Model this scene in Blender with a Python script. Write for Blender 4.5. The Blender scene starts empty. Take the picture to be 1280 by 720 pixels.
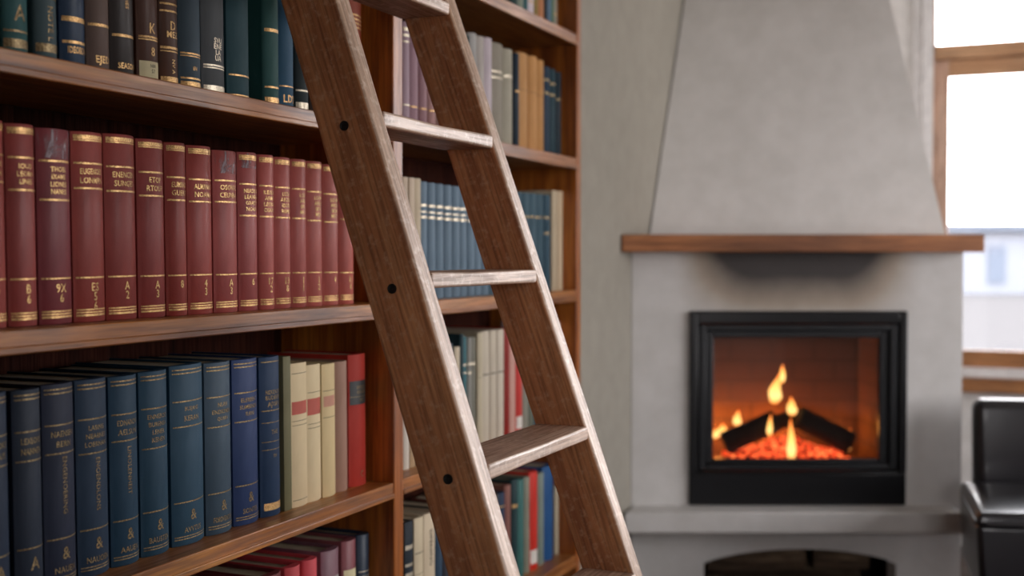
import bpy, bmesh, math, random
from mathutils import Vector, Matrix, Euler, noise
PI = math.pi
random.seed(7)
scene = bpy.context.scene
COL = scene.collection

# ------------------------------------------------------------------ the room's own axes
# v runs out of the bookcase front into the room, u runs along the bookcase towards the chimney corner
YAW = 0.4089
NX, NY = math.cos(YAW), -math.sin(YAW)
DX, DY = math.sin(YAW), math.cos(YAW)
OX, OY = -0.2485, 2.536
EYE = 1.3
def room(v, u, z=0.0):
    return Vector((OX + v*NX + u*DX, OY + v*NY + u*DY, z))

def lin(c):
    return c/12.92 if c <= 0.04045 else ((c+0.055)/1.055)**2.4
def hx(s, a=1.0):
    return (lin(int(s[0:2],16)/255), lin(int(s[2:4],16)/255), lin(int(s[4:6],16)/255), a)

# ------------------------------------------------------------------ materials
class NT:
    def __init__(self, name):
        m = bpy.data.materials.new(name); m.use_nodes = True
        self.m = m; self.t = m.node_tree; self.t.nodes.clear()
        self.out = self.n('ShaderNodeOutputMaterial')
    def n(self, kind, **kw):
        nd = self.t.nodes.new(kind)
        for k, v in kw.items():
            if k.startswith('_'): setattr(nd, k[1:], v)
            else: nd.inputs[k.replace('__', ' ')].default_value = v
        return nd
    def l(self, a, b): self.t.links.new(a, b)
    def bsdf(self, **kw):
        b = self.n('ShaderNodeBsdfPrincipled')
        for k, v in kw.items(): b.inputs[k.replace('__', ' ')].default_value = v
        self.l(b.outputs[0], self.out.inputs[0]); self.b = b
        return b
    def coords(self, scale=(1,1,1), kind='Object'):
        tc = self.n('ShaderNodeTexCoord'); mp = self.n('ShaderNodeMapping')
        mp.inputs['Scale'].default_value = scale
        self.l(tc.outputs[kind], mp.inputs[0]); return mp.outputs[0]
    def noise(self, vec, scale=5.0, detail=4.0, rough=0.55, dist=0.0):
        nd = self.n('ShaderNodeTexNoise'); nd.inputs['Scale'].default_value = scale
        nd.inputs['Detail'].default_value = detail; nd.inputs['Roughness'].default_value = rough
        nd.inputs['Distortion'].default_value = dist
        self.l(vec, nd.inputs['Vector']); return nd.outputs[0]
    def ramp(self, fac, stops):
        r = self.n('ShaderNodeValToRGB'); e = r.color_ramp.elements
        while len(e) < len(stops): e.new(0.5)
        for i, (p, c) in enumerate(stops):
            e[i].position = p; e[i].color = c if len(c) == 4 else (*c, 1)
        self.l(fac, r.inputs[0]); return r.outputs[0]
    def mix(self, a, b, fac, mode='MIX'):
        mx = self.n('ShaderNodeMix', _data_type='RGBA', _blend_type=mode)
        for sock, val in ((mx.inputs[6], a), (mx.inputs[7], b)):
            if hasattr(val, 'is_output'): self.l(val, sock)
            else: sock.default_value = val
        if hasattr(fac, 'is_output'): self.l(fac, mx.inputs[0])
        else: mx.inputs[0].default_value = fac
        return mx.outputs[2]
    def math(self, op, a, b=0.0, clamp=False):
        m = self.n('ShaderNodeMath', _operation=op, _use_clamp=clamp)
        for i, val in enumerate((a, b)):
            if hasattr(val, 'is_output'): self.l(val, m.inputs[i])
            else: m.inputs[i].default_value = val
        return m.outputs[0]
    def bump(self, h, strength=0.2, dist=0.002):
        b = self.n('ShaderNodeBump'); b.inputs['Strength'].default_value = strength; b.inputs['Distance'].default_value = dist
        self.l(h, b.inputs['Height']); self.l(b.outputs[0], self.b.inputs['Normal'])

def wood(name, dark, mid, light, axis, rough=0.4, bump=0.25, dens=1.0, coat=0.0, wear=None):
    k = NT(name); k.bsdf(Roughness=rough)
    s = [26*dens]*3; s[axis] = 1.6*dens
    f = [190*dens]*3; f[axis] = 7*dens
    v1 = k.coords(tuple(s)); v2 = k.coords(tuple(f))
    n1 = k.noise(v1, 1.0, 5, 0.6, 0.6); n2 = k.noise(v2, 1.0, 3, 0.6)
    c1 = k.ramp(n1, [(0.28, dark), (0.5, mid), (0.74, light)])
    c2 = k.ramp(n2, [(0.36, (0.42,0.38,0.36,1)), (0.58, (1,1,1,1))])
    col = k.mix(c1, c2, 0.75, 'MULTIPLY')
    blot = k.noise(k.coords((4,4,4)), 1.0, 3, 0.5)
    col = k.mix(col, k.ramp(blot, [(0.3,(0.72,0.7,0.68,1)),(0.7,(1.12,1.1,1.08,1))]), 0.8, 'MULTIPLY')
    if wear:
        w = k.ramp(k.noise(k.coords((60,60,60)), 1.0, 5, 0.7), [(0.52,(0,0,0,1)),(0.66,(1,1,1,1))])
        col = k.mix(col, wear, k.math('MULTIPLY', w, 0.5))
    k.l(col, k.b.inputs['Base Color'])
    r = k.ramp(n2, [(0.3,(rough+.16,)*3+(1,)),(0.7,(rough-.06,)*3+(1,))]); k.l(r, k.b.inputs['Roughness'])
    k.b.inputs['Coat Weight'].default_value = coat; k.b.inputs['Coat Roughness'].default_value = 0.3
    k.bump(n2, bump, 0.0012)
    return k.m

def by_object_colour(name, rough, bump_scale, bump, mottled=0.35, coat=0.0, stretch=(1,1,1)):
    k = NT(name); k.bsdf(Roughness=rough)
    oi = k.n('ShaderNodeObjectInfo')
    base = oi.outputs['Color']
    n1 = k.noise(k.coords((16,16,7)), 1.0, 4, 0.6, 0.3)
    col = k.mix(base, k.ramp(n1, [(0.3,(0.62,0.6,0.6,1)),(0.68,(1.18,1.16,1.14,1))]), mottled*1.6, 'MULTIPLY')
    n3 = k.noise(k.coords((70,70,30)), 1.0, 6, 0.7)
    scuff = k.ramp(n3, [(0.66,(0,0,0,1)),(0.78,(1,1,1,1))])
    col = k.mix(col, (0.34,0.26,0.23,1), k.math('MULTIPLY', scuff, 0.22))
    k.l(col, k.b.inputs['Base Color'])
    k.b.inputs['Coat Weight'].default_value = coat; k.b.inputs['Coat Roughness'].default_value = 0.22
    n2 = k.noise(k.coords(stretch), bump_scale, 3, 0.6)
    k.l(k.ramp(n1, [(0.3,(rough+.12,)*3+(1,)),(0.7,(rough-.08,)*3+(1,))]), k.b.inputs['Roughness'])
    k.bump(n2, bump, 0.0008)
    return k.m

def plain(name, col, rough=0.5, metal=0.0, bump=None, coat=0.0):
    k = NT(name); k.bsdf(Roughness=rough, Metallic=metal); k.b.inputs['Base Color'].default_value = col
    k.b.inputs['Coat Weight'].default_value = coat
    n1 = k.noise(k.coords((30,30,30)), 1.0, 4, 0.6)
    k.l(k.mix(col, k.ramp(n1, [(0.3,(0.82,0.82,0.82,1)),(0.7,(1.1,1.1,1.1,1))]), 0.7, 'MULTIPLY'), k.b.inputs['Base Color'])
    if bump: k.bump(k.noise(k.coords(), bump[0], 4, 0.6), bump[1], bump[2])
    return k.m

def gilding(name, col, worn):
    # gold leaf rubbed away in small flecks that let the cloth show through
    k = NT(name); k.bsdf(Roughness=0.42, Metallic=0.65); k.b.inputs['Base Color'].default_value = col
    n1 = k.noise(k.coords((420,420,420)), 1.0, 4, 0.7)
    k.l(k.mix(col, (col[0]*.35, col[1]*.3, col[2]*.28, 1), k.ramp(n1, [(worn-.1,(1,1,1,1)),(worn+.06,(0,0,0,1))])), k.b.inputs['Base Color'])
    return k.m

def plaster(name, col, soot=False, scale=9.0):
    k = NT(name); k.bsdf(Roughness=0.9)
    n1 = k.noise(k.coords((1.6,1.6,1.6)), 1.0, 4, 0.55); n2 = k.noise(k.coords((scale,)*3), 1.0, 6, 0.6)
    c = k.mix(col, k.ramp(n1, [(0.3,(0.95,0.95,0.945,1)),(0.7,(1.03,1.03,1.03,1))]), 1.0, 'MULTIPLY')
    c = k.mix(c, k.ramp(n2, [(0.35,(0.93,0.93,0.92,1)),(0.65,(1.04,1.04,1.04,1))]), 1.0, 'MULTIPLY')
    if soot:
        # the smoke stain over the fire's door (object origin: foot of the breast, on its centre line)
        tc = k.n('ShaderNodeTexCoord'); sp = k.n('ShaderNodeSeparateXYZ'); k.l(tc.outputs['Object'], sp.inputs[0])
        wob = k.math('MULTIPLY', k.math('SUBTRACT', k.noise(k.coords((5,5,5)), 1.0, 4, 0.6), 0.5), 0.14)
        ax = k.math('ABSOLUTE', k.math('ADD', sp.outputs['X'], k.math('MULTIPLY', wob, 0.35)))
        fx = k.math('DIVIDE', k.math('SUBTRACT', 0.46, ax), 0.30, True)
        fx = k.math('MULTIPLY', fx, k.math('MULTIPLY', fx, k.math('SUBTRACT', 3.0, k.math('MULTIPLY', fx, 2.0))))
        zz = k.math('DIVIDE', k.math('SUBTRACT', sp.outputs['Z'], 1.06), 0.255)
        fz = k.math('ADD', zz, k.math('MULTIPLY', wob, 1.2), True)
        fac = k.math('MULTIPLY', k.math('MULTIPLY', fx, k.math("POWER", fz, 1.0)), 1.4, True)
        tint = k.ramp(fac, [(0.0, (1,1,1,1)), (0.4, (0.62,0.53,0.44,1)), (0.95, (0.10,0.09,0.09,1))])
        c = k.mix(c, tint, 1.0, 'MULTIPLY')
    k.l(c, k.b.inputs['Base Color'])
    k.bump(n2, 0.25, 0.004)
    return k.m

def glass(name, ior=1.5, rough=0.0, tint=(1,1,1,1)):
    k = NT(name)
    tr = k.n('ShaderNodeBsdfTransparent'); tr.inputs[0].default_value = tint
    gl = k.n('ShaderNodeBsdfGlossy'); gl.inputs['Roughness'].default_value = rough
    fr = k.n('ShaderNodeFresnel'); fr.inputs[0].default_value = ior
    mx = k.n('ShaderNodeMixShader')
    k.l(fr.outputs[0], mx.inputs[0]); k.l(tr.outputs[0], mx.inputs[1]); k.l(gl.outputs[0], mx.inputs[2]); k.l(mx.outputs[0], k.out.inputs[0])
    return k.m

def burning(name, stops, scale, strength):
    k = NT(name); em = k.n('ShaderNodeEmission'); em.inputs['Strength'].default_value = strength
    nz = k.noise(k.coords((scale,)*3), 1.0, 3, 0.6)
    k.l(k.ramp(nz, stops), em.inputs[0]); k.l(em.outputs[0], k.out.inputs[0]); return k.m

M = {}
M['case_u'] = wood('varnished_shelf_wood', hx('6c3a17'), hx('aa692d'), hx('cb8f48'), 1, rough=0.36, bump=0.2, coat=0.3)
M['case_z'] = wood('varnished_upright_wood', hx('6a310f'), hx('aa6020'), hx('c98032'), 2, rough=0.36, bump=0.2, coat=0.3)
M['case_back'] = wood('dark_back_panel_wood', hx('220d08'), hx('381910'), hx('482417'), 2, rough=0.8, bump=0.2)
M['case_back'].node_tree.nodes['Principled BSDF'].inputs['Specular IOR Level'].default_value = 0.1
M['rail'] = wood('worn_ladder_rail_wood', hx('874f30'), hx('ac7249'), hx('c28d60'), 2, rough=0.45, bump=0.5, wear=hx('bd987a'))
M['rail_edge'] = wood('rubbed_glared_ladder_edge_wood', hx('94725a'), hx('bb9a80'), hx('d2b8a4'), 2, rough=0.42, bump=0.4, coat=0.35, wear=hx('e0cdbd'))  # rubbed front edge, with window glare painted into its paler colour
M['rung_edge'] = wood('rubbed_glared_rung_edge_wood', hx('b08f78'), hx('d2b8a6'), hx('e2d0c4'), 1, rough=0.42, bump=0.4, coat=0.35, wear=hx('e8dad0'))  # rubbed rung front, paled further to hold the window's glare
M['rung'] = wood('worn_ladder_rung_wood', hx('7f5d47'), hx('b3907a'), hx('cfb29d'), 1, rough=0.48, bump=0.5, wear=hx('cdb096'))
M['mantel'] = wood('mantel_oak', hx('77451f'), hx('a5683a'), hx('c28350'), 0, rough=0.5, bump=0.3)
def soot_mantel():
    m = M['mantel']; nt_ = m.node_tree; b = nt_.nodes['Principled BSDF']; src = b.inputs['Base Color'].links[0].from_socket
    tc = nt_.nodes.new('ShaderNodeTexCoord'); sp = nt_.nodes.new('ShaderNodeSeparateXYZ'); nt_.links.new(tc.outputs['Object'], sp.inputs[0])
    ab = nt_.nodes.new('ShaderNodeMath'); ab.operation = 'ABSOLUTE'; nt_.links.new(sp.outputs['X'], ab.inputs[0])
    rp = nt_.nodes.new('ShaderNodeValToRGB'); e = rp.color_ramp.elements
    e[0].position = 0.05; e[0].color = (0.5,0.46,0.46,1); e[1].position = 0.40; e[1].color = (1,1,1,1)
    nt_.links.new(ab.outputs[0], rp.inputs[0])
    mx = nt_.nodes.new('ShaderNodeMix'); mx.data_type = 'RGBA'; mx.blend_type = 'MULTIPLY'; mx.inputs[0].default_value = 1.0
    nt_.links.new(src, mx.inputs[6]); nt_.links.new(rp.outputs[0], mx.inputs[7]); nt_.links.new(mx.outputs[2], b.inputs['Base Color'])
soot_mantel()
M['sash'] = wood('hazed_window_pine', hx('cfa48c'), hx('e2bda6'), hx('eaccb8'), 2, rough=0.4)  # pine paled to paint in the haze round the backlit frame
M['sash_x'] = wood('hazed_window_rail', hx('c8966c'), hx('dfae84'), hx('e8c09a'), 0, rough=0.4)  # upper rails paled for the same haze
M['sash_low'] = wood('window_bottom_rail', hx('8d5a34'), hx('b57a48'), hx('c48c58'), 0, rough=0.4)
M['floor'] = wood('oak_floor', hx('20130b'), hx('3a2416'), hx('4a3020'), 1, rough=0.4)
M['leather'] = by_object_colour('bound_leather', 0.5, 260, 0.3, 0.45, coat=0.06)
M['leather'].node_tree.nodes['Principled BSDF'].inputs['Specular IOR Level'].default_value = 0.35
M['cloth'] = by_object_colour('book_cloth', 0.6, 900, 0.25, 0.25)
M['paper_cover'] = by_object_colour('paper_cover', 0.65, 300, 0.1, 0.18)
for k_ in ('cloth','paper_cover'): M[k_].node_tree.nodes['Principled BSDF'].inputs['Specular IOR Level'].default_value = 0.3
M['gold'] = gilding('gilt', hx('d6ae74'), 0.48)
M['dull_gold'] = gilding('dull_gilt', hx('9a8863'), 0.53)
M['pale'] = gilding('pale_foil', hx('d2c8b2'), 0.44)
M['bone'] = plain('cream_label_paper', hx('d8cda4'), 0.7)
M['red_label'] = plain('red_label_leather', hx('b5503f'), 0.6)
M['black_label'] = plain('black_label_leather', hx('1b2023'), 0.5)
M['white_label'] = plain('white_label_paper', hx('d9d4cc'), 0.7)
M['ink'] = plain('dark_ink', hx('3a332c'), 0.7)
M['plaster'] = plaster('chimney_plaster', hx('cac8c7'))
M['plaster_soot'] = plaster('sooted_plaster', hx('cac8c7'), soot=True)
M['plaster_hood'] = plaster('brightened_hood_plaster', hx('dddbda'))  # same plaster as the breast, lightened in place of missing light
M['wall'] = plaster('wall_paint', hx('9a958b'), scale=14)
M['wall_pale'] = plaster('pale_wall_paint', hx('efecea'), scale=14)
M['ceiling'] = plaster('ceiling_paint', hx('d8d4cc'))
M['white_paint'] = plain('white_gloss_paint', hx('ece9e8'), 0.35)
M['black_metal'] = plain('black_stove_metal', hx('15171b'), 0.38, 0.3)
M['black_metal_b'] = plain('black_enamel', hx('0c0d11'), 0.3, 0.2)
M['iron'] = plain('black_iron', hx('100d0b'), 0.5, 0.4)
M['glass'] = glass('window_glass')
M['fire_glass'] = glass('stove_glass', 1.5, 0.03)
M['hide'] = plain('black_hide', hx('1a181d'), 0.30, 0.0, (190, 0.25, 0.001), coat=0.25)
M['piping'] = plain('black_hide_piping', hx('201e22'), 0.3, coat=0.3)
M['char'] = plain('charred_log', hx('1a1310'), 0.9, 0.0, (40, 0.8, 0.01))
M['bark'] = wood('firewood_bark', hx('40332a'), hx('74614f'), hx('a08b72'), 0, rough=0.9, bump=0.9, dens=1.6)
M['cutwood'] = plain('firewood_end_grain', hx('77624a'), 0.85)
M['niche_dark'] = plain('dark_masonry', hx('241e1a'), 0.95)  # even dark colour for the lining of the log niche
M['ember'] = burning('glowing_embers', [(0.42,(0.05,0.003,0.001)), (0.52,(0.9,0.055,0.014)), (0.66,(1.0,0.26,0.07))], 60, 1.7)
M['stone_out'] = plain('outside_render', hx('7d8088'), 0.9)
M['pane_out'] = plain('outside_window', hx('656c78'), 0.6)
M['ground_out'] = plain('outside_ground', hx('565454'), 0.95)

for k_ in ('stone_out','pane_out','ground_out'): M[k_].node_tree.nodes['Principled BSDF'].inputs['Specular IOR Level'].default_value = 0.0
def page_mat():
    k = NT('page_edges'); k.bsdf(Roughness=0.85)
    v = k.coords((1,1500,1)); n1 = k.noise(v, 1.0, 2, 0.5); n2 = k.noise(k.coords((20,20,20)), 1.0, 4, 0.6)
    c = k.ramp(n1, [(0.3, hx('8f8068')), (0.7, hx('c9bda2'))])
    c = k.mix(c, k.ramp(n2, [(0.35,(0.75,0.7,0.62,1)),(0.65,(1,1,1,1))]), 0.7, 'MULTIPLY')
    k.l(c, k.b.inputs['Base Color']); return k.m
M['pages'] = page_mat()

def brick_mat():
    k = NT('firebox_brick'); k.bsdf(Roughness=0.95)
    tc = k.n('ShaderNodeTexCoord'); mp = k.n('ShaderNodeMapping'); mp.inputs['Rotation'].default_value = (PI/2,0,0)
    k.l(tc.outputs['Object'], mp.inputs[0])
    br = k.n('ShaderNodeTexBrick'); br.inputs['Scale'].default_value = 1.0
    br.inputs['Color1'].default_value = hx('5e3d2b'); br.inputs['Color2'].default_value = hx('563726'); br.inputs['Mortar'].default_value = hx('4a3022')
    br.inputs['Brick Width'].default_value = 0.16; br.inputs['Row Height'].default_value = 0.075; br.inputs['Mortar Size'].default_value = 0.006
    k.l(mp.outputs[0], br.inputs['Vector']); k.l(br.outputs['Color'], k.b.inputs['Base Color']); return k.m
M['brick'] = brick_mat()

def flame_mat():
    k = NT('flame_gas'); em = k.n('ShaderNodeEmission')
    tc = k.n('ShaderNodeTexCoord'); sp = k.n('ShaderNodeSeparateXYZ'); k.l(tc.outputs['Generated'], sp.inputs[0])
    k.l(k.ramp(sp.outputs['Z'], [(0.0,(1.0,0.30,0.05)),(0.25,(1.0,0.60,0.20)),(0.6,(1.0,0.45,0.10)),(1.0,(1.0,0.16,0.02))]), em.inputs[0])
    em.inputs['Strength'].default_value = 2.1
    tr = k.n('ShaderNodeBsdfTransparent'); lw = k.n('ShaderNodeLayerWeight'); lw.inputs[0].default_value = 0.35
    mx = k.n('ShaderNodeMixShader'); k.l(lw.outputs['Facing'], mx.inputs[0]); k.l(em.outputs[0], mx.inputs[1]); k.l(tr.outputs[0], mx.inputs[2])
    k.l(mx.outputs[0], k.out.inputs[0]); return k.m
M['flame'] = flame_mat()

# ------------------------------------------------------------------ mesh helpers
class MB:
    def __init__(self): self.v = []; self.f = []; self.mi = []; self.cur = 0
    def add(self, verts, faces):
        b = len(self.v); self.v += [tuple(p) for p in verts]
        self.f += [tuple(b+i for i in f) for f in faces]; self.mi += [self.cur]*len(faces); return self
    def box(self, x0, x1, y0, y1, z0, z1):
        p = [(x,y,z) for z in (z0,z1) for y in (y0,y1) for x in (x0,x1)]
        return self.add(p, [(0,2,3,1),(4,5,7,6),(0,1,5,4),(2,6,7,3),(0,4,6,2),(1,3,7,5)])
    def prism(self, poly, y0, y1):
        # poly: list of (x, z), counter-clockwise seen from -y; extruded along y
        n = len(poly)
        p = [(x,y0,z) for x,z in poly] + [(x,y1,z) for x,z in poly]
        return self.add(p, [tuple(range(n)), tuple(range(2*n-1, n-1, -1))] + [(i, n+i, n+(i+1)%n, (i+1)%n) for i in range(n)])
    def slab(self, poly, z0, z1):
        n = len(poly)
        p = [(x,y,z0) for x,y in poly] + [(x,y,z1) for x,y in poly]
        return self.add(p, [tuple(range(n-1,-1,-1)), tuple(range(n, 2*n))] + [(i, (i+1)%n, n+(i+1)%n, n+i) for i in range(n)])
    def hexa(self, p): return self.add(p, [(0,3,2,1),(4,5,6,7),(0,1,5,4),(1,2,6,5),(2,3,7,6),(3,0,4,7)])
    def tube(self, pts, rad, n=8, cap=True):
        pts = [Vector(p) for p in pts]; rs = rad if isinstance(rad, (list, tuple)) else [rad]*len(pts)
        rings = []; up = Vector((0,0,1))
        for i, p in enumerate(pts):
            t = (pts[min(i+1,len(pts)-1)] - pts[max(i-1,0)]).normalized()
            if abs(t.dot(up)) > 0.95: up = Vector((1,0,0))
            a = t.cross(up).normalized(); b = a.cross(t).normalized()
            rings.append([p + rs[i]*(math.cos(2*PI*k/n)*a + math.sin(2*PI*k/n)*b) for k in range(n)])
        vs = [q for r in rings for q in r]; fs = []
        for i in range(len(pts)-1):
            for k in range(n): fs.append((i*n+k, i*n+(k+1)%n, (i+1)*n+(k+1)%n, (i+1)*n+k))
        if cap: fs += [tuple(range(n-1,-1,-1)), tuple((len(pts)-1)*n+k for k in range(n))]
        return self.add(vs, fs)
    def mesh(self, name, mats, smooth=None):
        me = bpy.data.meshes.new(name); me.from_pydata(self.v, [], self.f)
        for m in (mats if isinstance(mats, (list, tuple)) else [mats]): me.materials.append(m)
        for p, i in zip(me.polygons, self.mi): p.material_index = i
        bm = bmesh.new(); bm.from_mesh(me); bmesh.ops.recalc_face_normals(bm, faces=bm.faces); bm.to_mesh(me); bm.free()
        if smooth is not None:
            for p in me.polygons: p.use_smooth = True
            me.set_sharp_from_angle(angle=math.radians(smooth))
        me.update(); return me
    def build(self, name, mats, parent=None, smooth=None, bevel=None, segs=2):
        o = bpy.data.objects.new(name, self.mesh(name, mats, smooth)); COL.objects.link(o)
        if parent is not None: o.parent = parent
        if bevel:
            m = o.modifiers.new('edge', 'BEVEL'); m.width = bevel; m.segments = segs; m.limit_method = 'ANGLE'; m.angle_limit = math.radians(40)
            if smooth is None:
                for p in o.data.polygons: p.use_smooth = True
                o.data.set_sharp_from_angle(angle=math.radians(35))
        return o

def tag(o, label=None, cat=None, group=None, kind=None):
    if label: o['label'] = label
    if cat: o['category'] = cat
    if group: o['group'] = group
    if kind: o['kind'] = kind
    return o
def empty(name, loc=(0,0,0), rz=0.0):
    o = bpy.data.objects.new(name, None); o.empty_display_size = 0.05; COL.objects.link(o)
    o.location = loc; o.rotation_euler = (0,0,rz); return o
def in_room(o):           # place a mesh built in (v, u, z) coordinates
    o.location = (OX, OY, 0); o.rotation_euler = (0,0,-YAW); return o

# ------------------------------------------------------------------ the room
U_BACK, V_WALL, U_REAR, V_FAR, CEIL = 3.5, -0.30, -3.4, 4.4, 2.75
T = 0.18
V_JOG = -0.05                             # the wall past the bookcase stands forward of the bookcase's back
def structure(o): o['kind'] = 'structure'; return o
structure(in_room(MB().box(V_WALL-T, V_FAR+T, U_REAR-T, U_BACK+T, -0.1, 0.0).build('floor', M['floor'])))
structure(in_room(MB().box(V_WALL-T, V_FAR+T, U_REAR-T, U_BACK+T, CEIL, CEIL+0.1).build('ceiling', M['ceiling'])))
structure(in_room(MB().box(V_WALL-T, V_WALL, U_REAR-T, 1.1435, 0, CEIL).build('wall_left', M['wall'])))
structure(in_room(MB().box(V_WALL-T, V_JOG, 1.1435, U_BACK+T, 0, CEIL).build('wall_front', M['wall'])))
WV0, WV1, WZ0, WZ1 = 0.820, 3.50, 0.76, 2.66          # the window beside the fireplace
def holed_wall(name, horiz, a0, a1, w0, w1, c0, c1, z0, z1, mat):
    mb = MB()
    def bx(p0, p1, q0, q1):
        if horiz: mb.box(p0, p1, c0, c1, q0, q1)
        else: mb.box(c0, c1, p0, p1, q0, q1)
    bx(a0, w0, 0, CEIL); bx(w1, a1, 0, CEIL); bx(w0, w1, 0, z0); bx(w0, w1, z1, CEIL)
    return structure(in_room(mb.build(name, mat)))
holed_wall('wall_back', True, V_JOG, V_FAR+T, WV0, WV1, U_BACK, U_BACK+T, WZ0, WZ1, M['wall_pale'])
SU0, SU1, SZ0, SZ1 = -0.3, 2.8, 0.80, 2.55            # the windows across the room
holed_wall('wall_right', False, U_REAR-T, U_BACK+T, SU0, SU1, V_FAR, V_FAR+T, SZ0, SZ1, M['wall_pale'])

RV0, RV1, RZ0, RZ1 = 2.0, 3.1, 0.95, 2.30            # unseen window, added to throw fill light on ladder and breast
holed_wall('wall_rear', True, V_WALL, V_FAR+T, RV0, RV1, U_REAR-T, U_REAR, RZ0, RZ1, M['wall_pale'])

# window_1: pine frame with a fixed light over a sash; built in (v, u, z)
w1 = in_room(structure(empty('window_1')))
ub = U_BACK
mb = MB()
for v0, v1 in ((WV0-0.085, WV0-0.048), (WV0-0.048, WV0-0.020), (WV0-0.020, WV0)):
    d = {0: 0.018, 1: 0.030, 2: 0.022}[[WV0-0.085, WV0-0.048, WV0-0.020].index(v0)]
    mb.box(v0, v1, ub-d, ub, WZ0-0.02, WZ1+0.07)
mb.box(WV1, WV1+0.085, ub-0.025, ub, WZ0-0.02, WZ1+0.07); mb.box(WV0, WV1, ub-0.025, ub, WZ1, WZ1+0.07)
mb.build('casing', M['white_paint'], w1, bevel=0.004)
VMS = [1.713, 2.606]                                  # mullions between the three sashes
BAYS = [(WV0+0.008, VMS[0]-0.03), (VMS[0]+0.03, VMS[1]-0.03), (VMS[1]+0.03, WV1-0.02)]
mb = MB()
mb.box(WV0, WV0+0.008, ub+0.0, ub+0.06, WZ0, WZ1); mb.box(WV1-0.02, WV1, ub, ub+0.06, WZ0, WZ1)
for vm in VMS: mb.box(vm-0.03, vm+0.03, ub, ub+0.06, WZ0, WZ1)
mb.build('frame', M['sash'], w1, bevel=0.003)
mb = MB()
for v0, v1 in BAYS: mb.box(v0, v1, ub-0.012, ub+0.06, 2.180, 2.245)
mb.box(WV0+0.008, WV1-0.02, ub, ub+0.06, WZ1-0.03, WZ1)
mb.build('transom', M['sash_x'], w1, bevel=0.004)
for v0, v1 in BAYS:
    s = MB(); st = 0.058
    s.box(v0, v0+st, ub+0.006, ub+0.05, 0.805, 2.178); s.box(v1-st, v1, ub+0.006, ub+0.05, 0.805, 2.178)
    s.build('sash', M['sash'], w1, bevel=0.004)
    MB().box(v0+st, v1-st, ub+0.006, ub+0.05, 2.105, 2.178).build('sash_rail', M['sash_x'], w1, bevel=0.004)
    MB().box(v0+st, v1-st, ub+0.006, ub+0.05, 0.805, 0.880).build('sash_rail', M['sash_low'], w1, bevel=0.004)
    MB().box(v0+st-0.005, v1-st+0.005, ub+0.026, ub+0.030, 0.875, 2.11).build('pane', M['glass'], w1)
    MB().box(v0, v1, ub+0.026, ub+0.030, 2.24, WZ1-0.028).build('pane', M['glass'], w1)
MB().box(WV0-0.02, WV1+0.02, ub-0.035, ub+0.03, 0.760, 0.803).build('stool', M['white_paint'], w1, bevel=0.006)
MB().box(WV0-0.06, WV1+0.06, ub-0.060, ub-0.002, 0.698, 0.757).build('sill', M['sash_low'], w1, bevel=0.006)
# window_2: the tall windows across the room, behind the camera's shoulder
w2 = in_room(structure(empty('window_2')))
mb = MB(); c = V_FAR
for u in (SU0, SU0+1.0, SU0+2.05, SU1-0.05): mb.box(c+0.03, c+0.09, u, u+0.05, SZ0, SZ1)
for z in (SZ0, SZ1-0.05, 1.95): mb.box(c+0.03, c+0.09, SU0, SU1, z, z+0.05)
mb.build('frame', M['sash'], w2, bevel=0.004)
MB().box(c+0.058, c+0.062, SU0, SU1, SZ0, SZ1).build('pane', M['glass'], w2)

w3 = in_room(structure(empty('added_fill_window')))  # added opening behind the camera, there for its fill light
mb = MB(); c = U_REAR
for v in (RV0, (RV0+RV1)/2-0.025, RV1-0.05): mb.box(v, v+0.05, c-0.09, c-0.03, RZ0, RZ1)
for z in (RZ0, RZ1-0.05): mb.box(RV0, RV1, c-0.09, c-0.03, z, z+0.05)
mb.build('frame', M['sash'], w3, bevel=0.004)  # frame of the added fill window
MB().box(RV0, RV1, c-0.062, c-0.058, RZ0, RZ1).build('pane', M['glass'], w3)  # pane of the added fill window

# ------------------------------------------------------------------ outside, beyond the window
structure(in_room(MB().box(-160, 160, U_BACK+0.6, 230, -0.75, -0.65).build('ground_outside', M['ground_out'])))
bl = empty('building', (27.0, 62.0, -0.65), 0.05)
tag(bl, 'pale low building seen through the window across the yard', 'building')
MB().box(-16, 22, 0, 9, 0, 3.3).build('wall', M['stone_out'], bl)
MB().box(-16.4, 22.4, -0.5, 9.4, 3.3, 3.62).build('roof', M['pane_out'], bl)
for i in range(15):
    x = -14.5 + i*2.4
    MB().box(x, x+0.95, -0.06, 0.05, 0.55, 2.5).build('window', M['pane_out'], bl)

# ------------------------------------------------------------------ bookcase
BC = in_room(empty('bookcase'))
tag(BC, 'tall varnished brown wooden bookcase filled with books behind the ladder', 'bookcase')
UL, UM, UE = -1.076, 0.0, 1.142
H = 2.42
TH = 0.029
def part(mb, name, mat, bevel=0.003): return mb.build(name, mat, BC, bevel=bevel)
part(MB().box(-0.285, 0.0, UL-0.04, UL, 0, H), 'upright', M['case_z'])
part(MB().box(-0.285, 0.0, UM-0.003, UM+0.038, 0, H), 'upright', M['case_z'])
part(MB().box(-0.285, 0.0, UE-0.032, UE, 0, H), 'upright', M['case_z'])
part(MB().box(-0.298, -0.286, UL-0.04, UE, 0, H), 'back_panel', M['case_back'], None)
part(MB().box(-0.285, 0.03, UL-0.06, UE+0.02, H, H+0.04), 'top_board', M['case_u'])
part(MB().box(-0.02, 0.004, UL-0.04, UE, 2.20, H), 'frieze', M['case_u'])
def shelf(u0, u1, z):
    mb = MB(); mb.box(-0.284, -0.002, u0, u1, z-TH, z)
    mb.box(-0.012, 0.0015, u0, u1, z-TH-0.004, z-TH+0.007)      # small bead under the front edge
    part(mb, 'shelf', M['case_u'], 0.002)
NEAR = [1.9542, 1.5733, 1.2023, 0.8196, 0.4108, 0.04]
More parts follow.
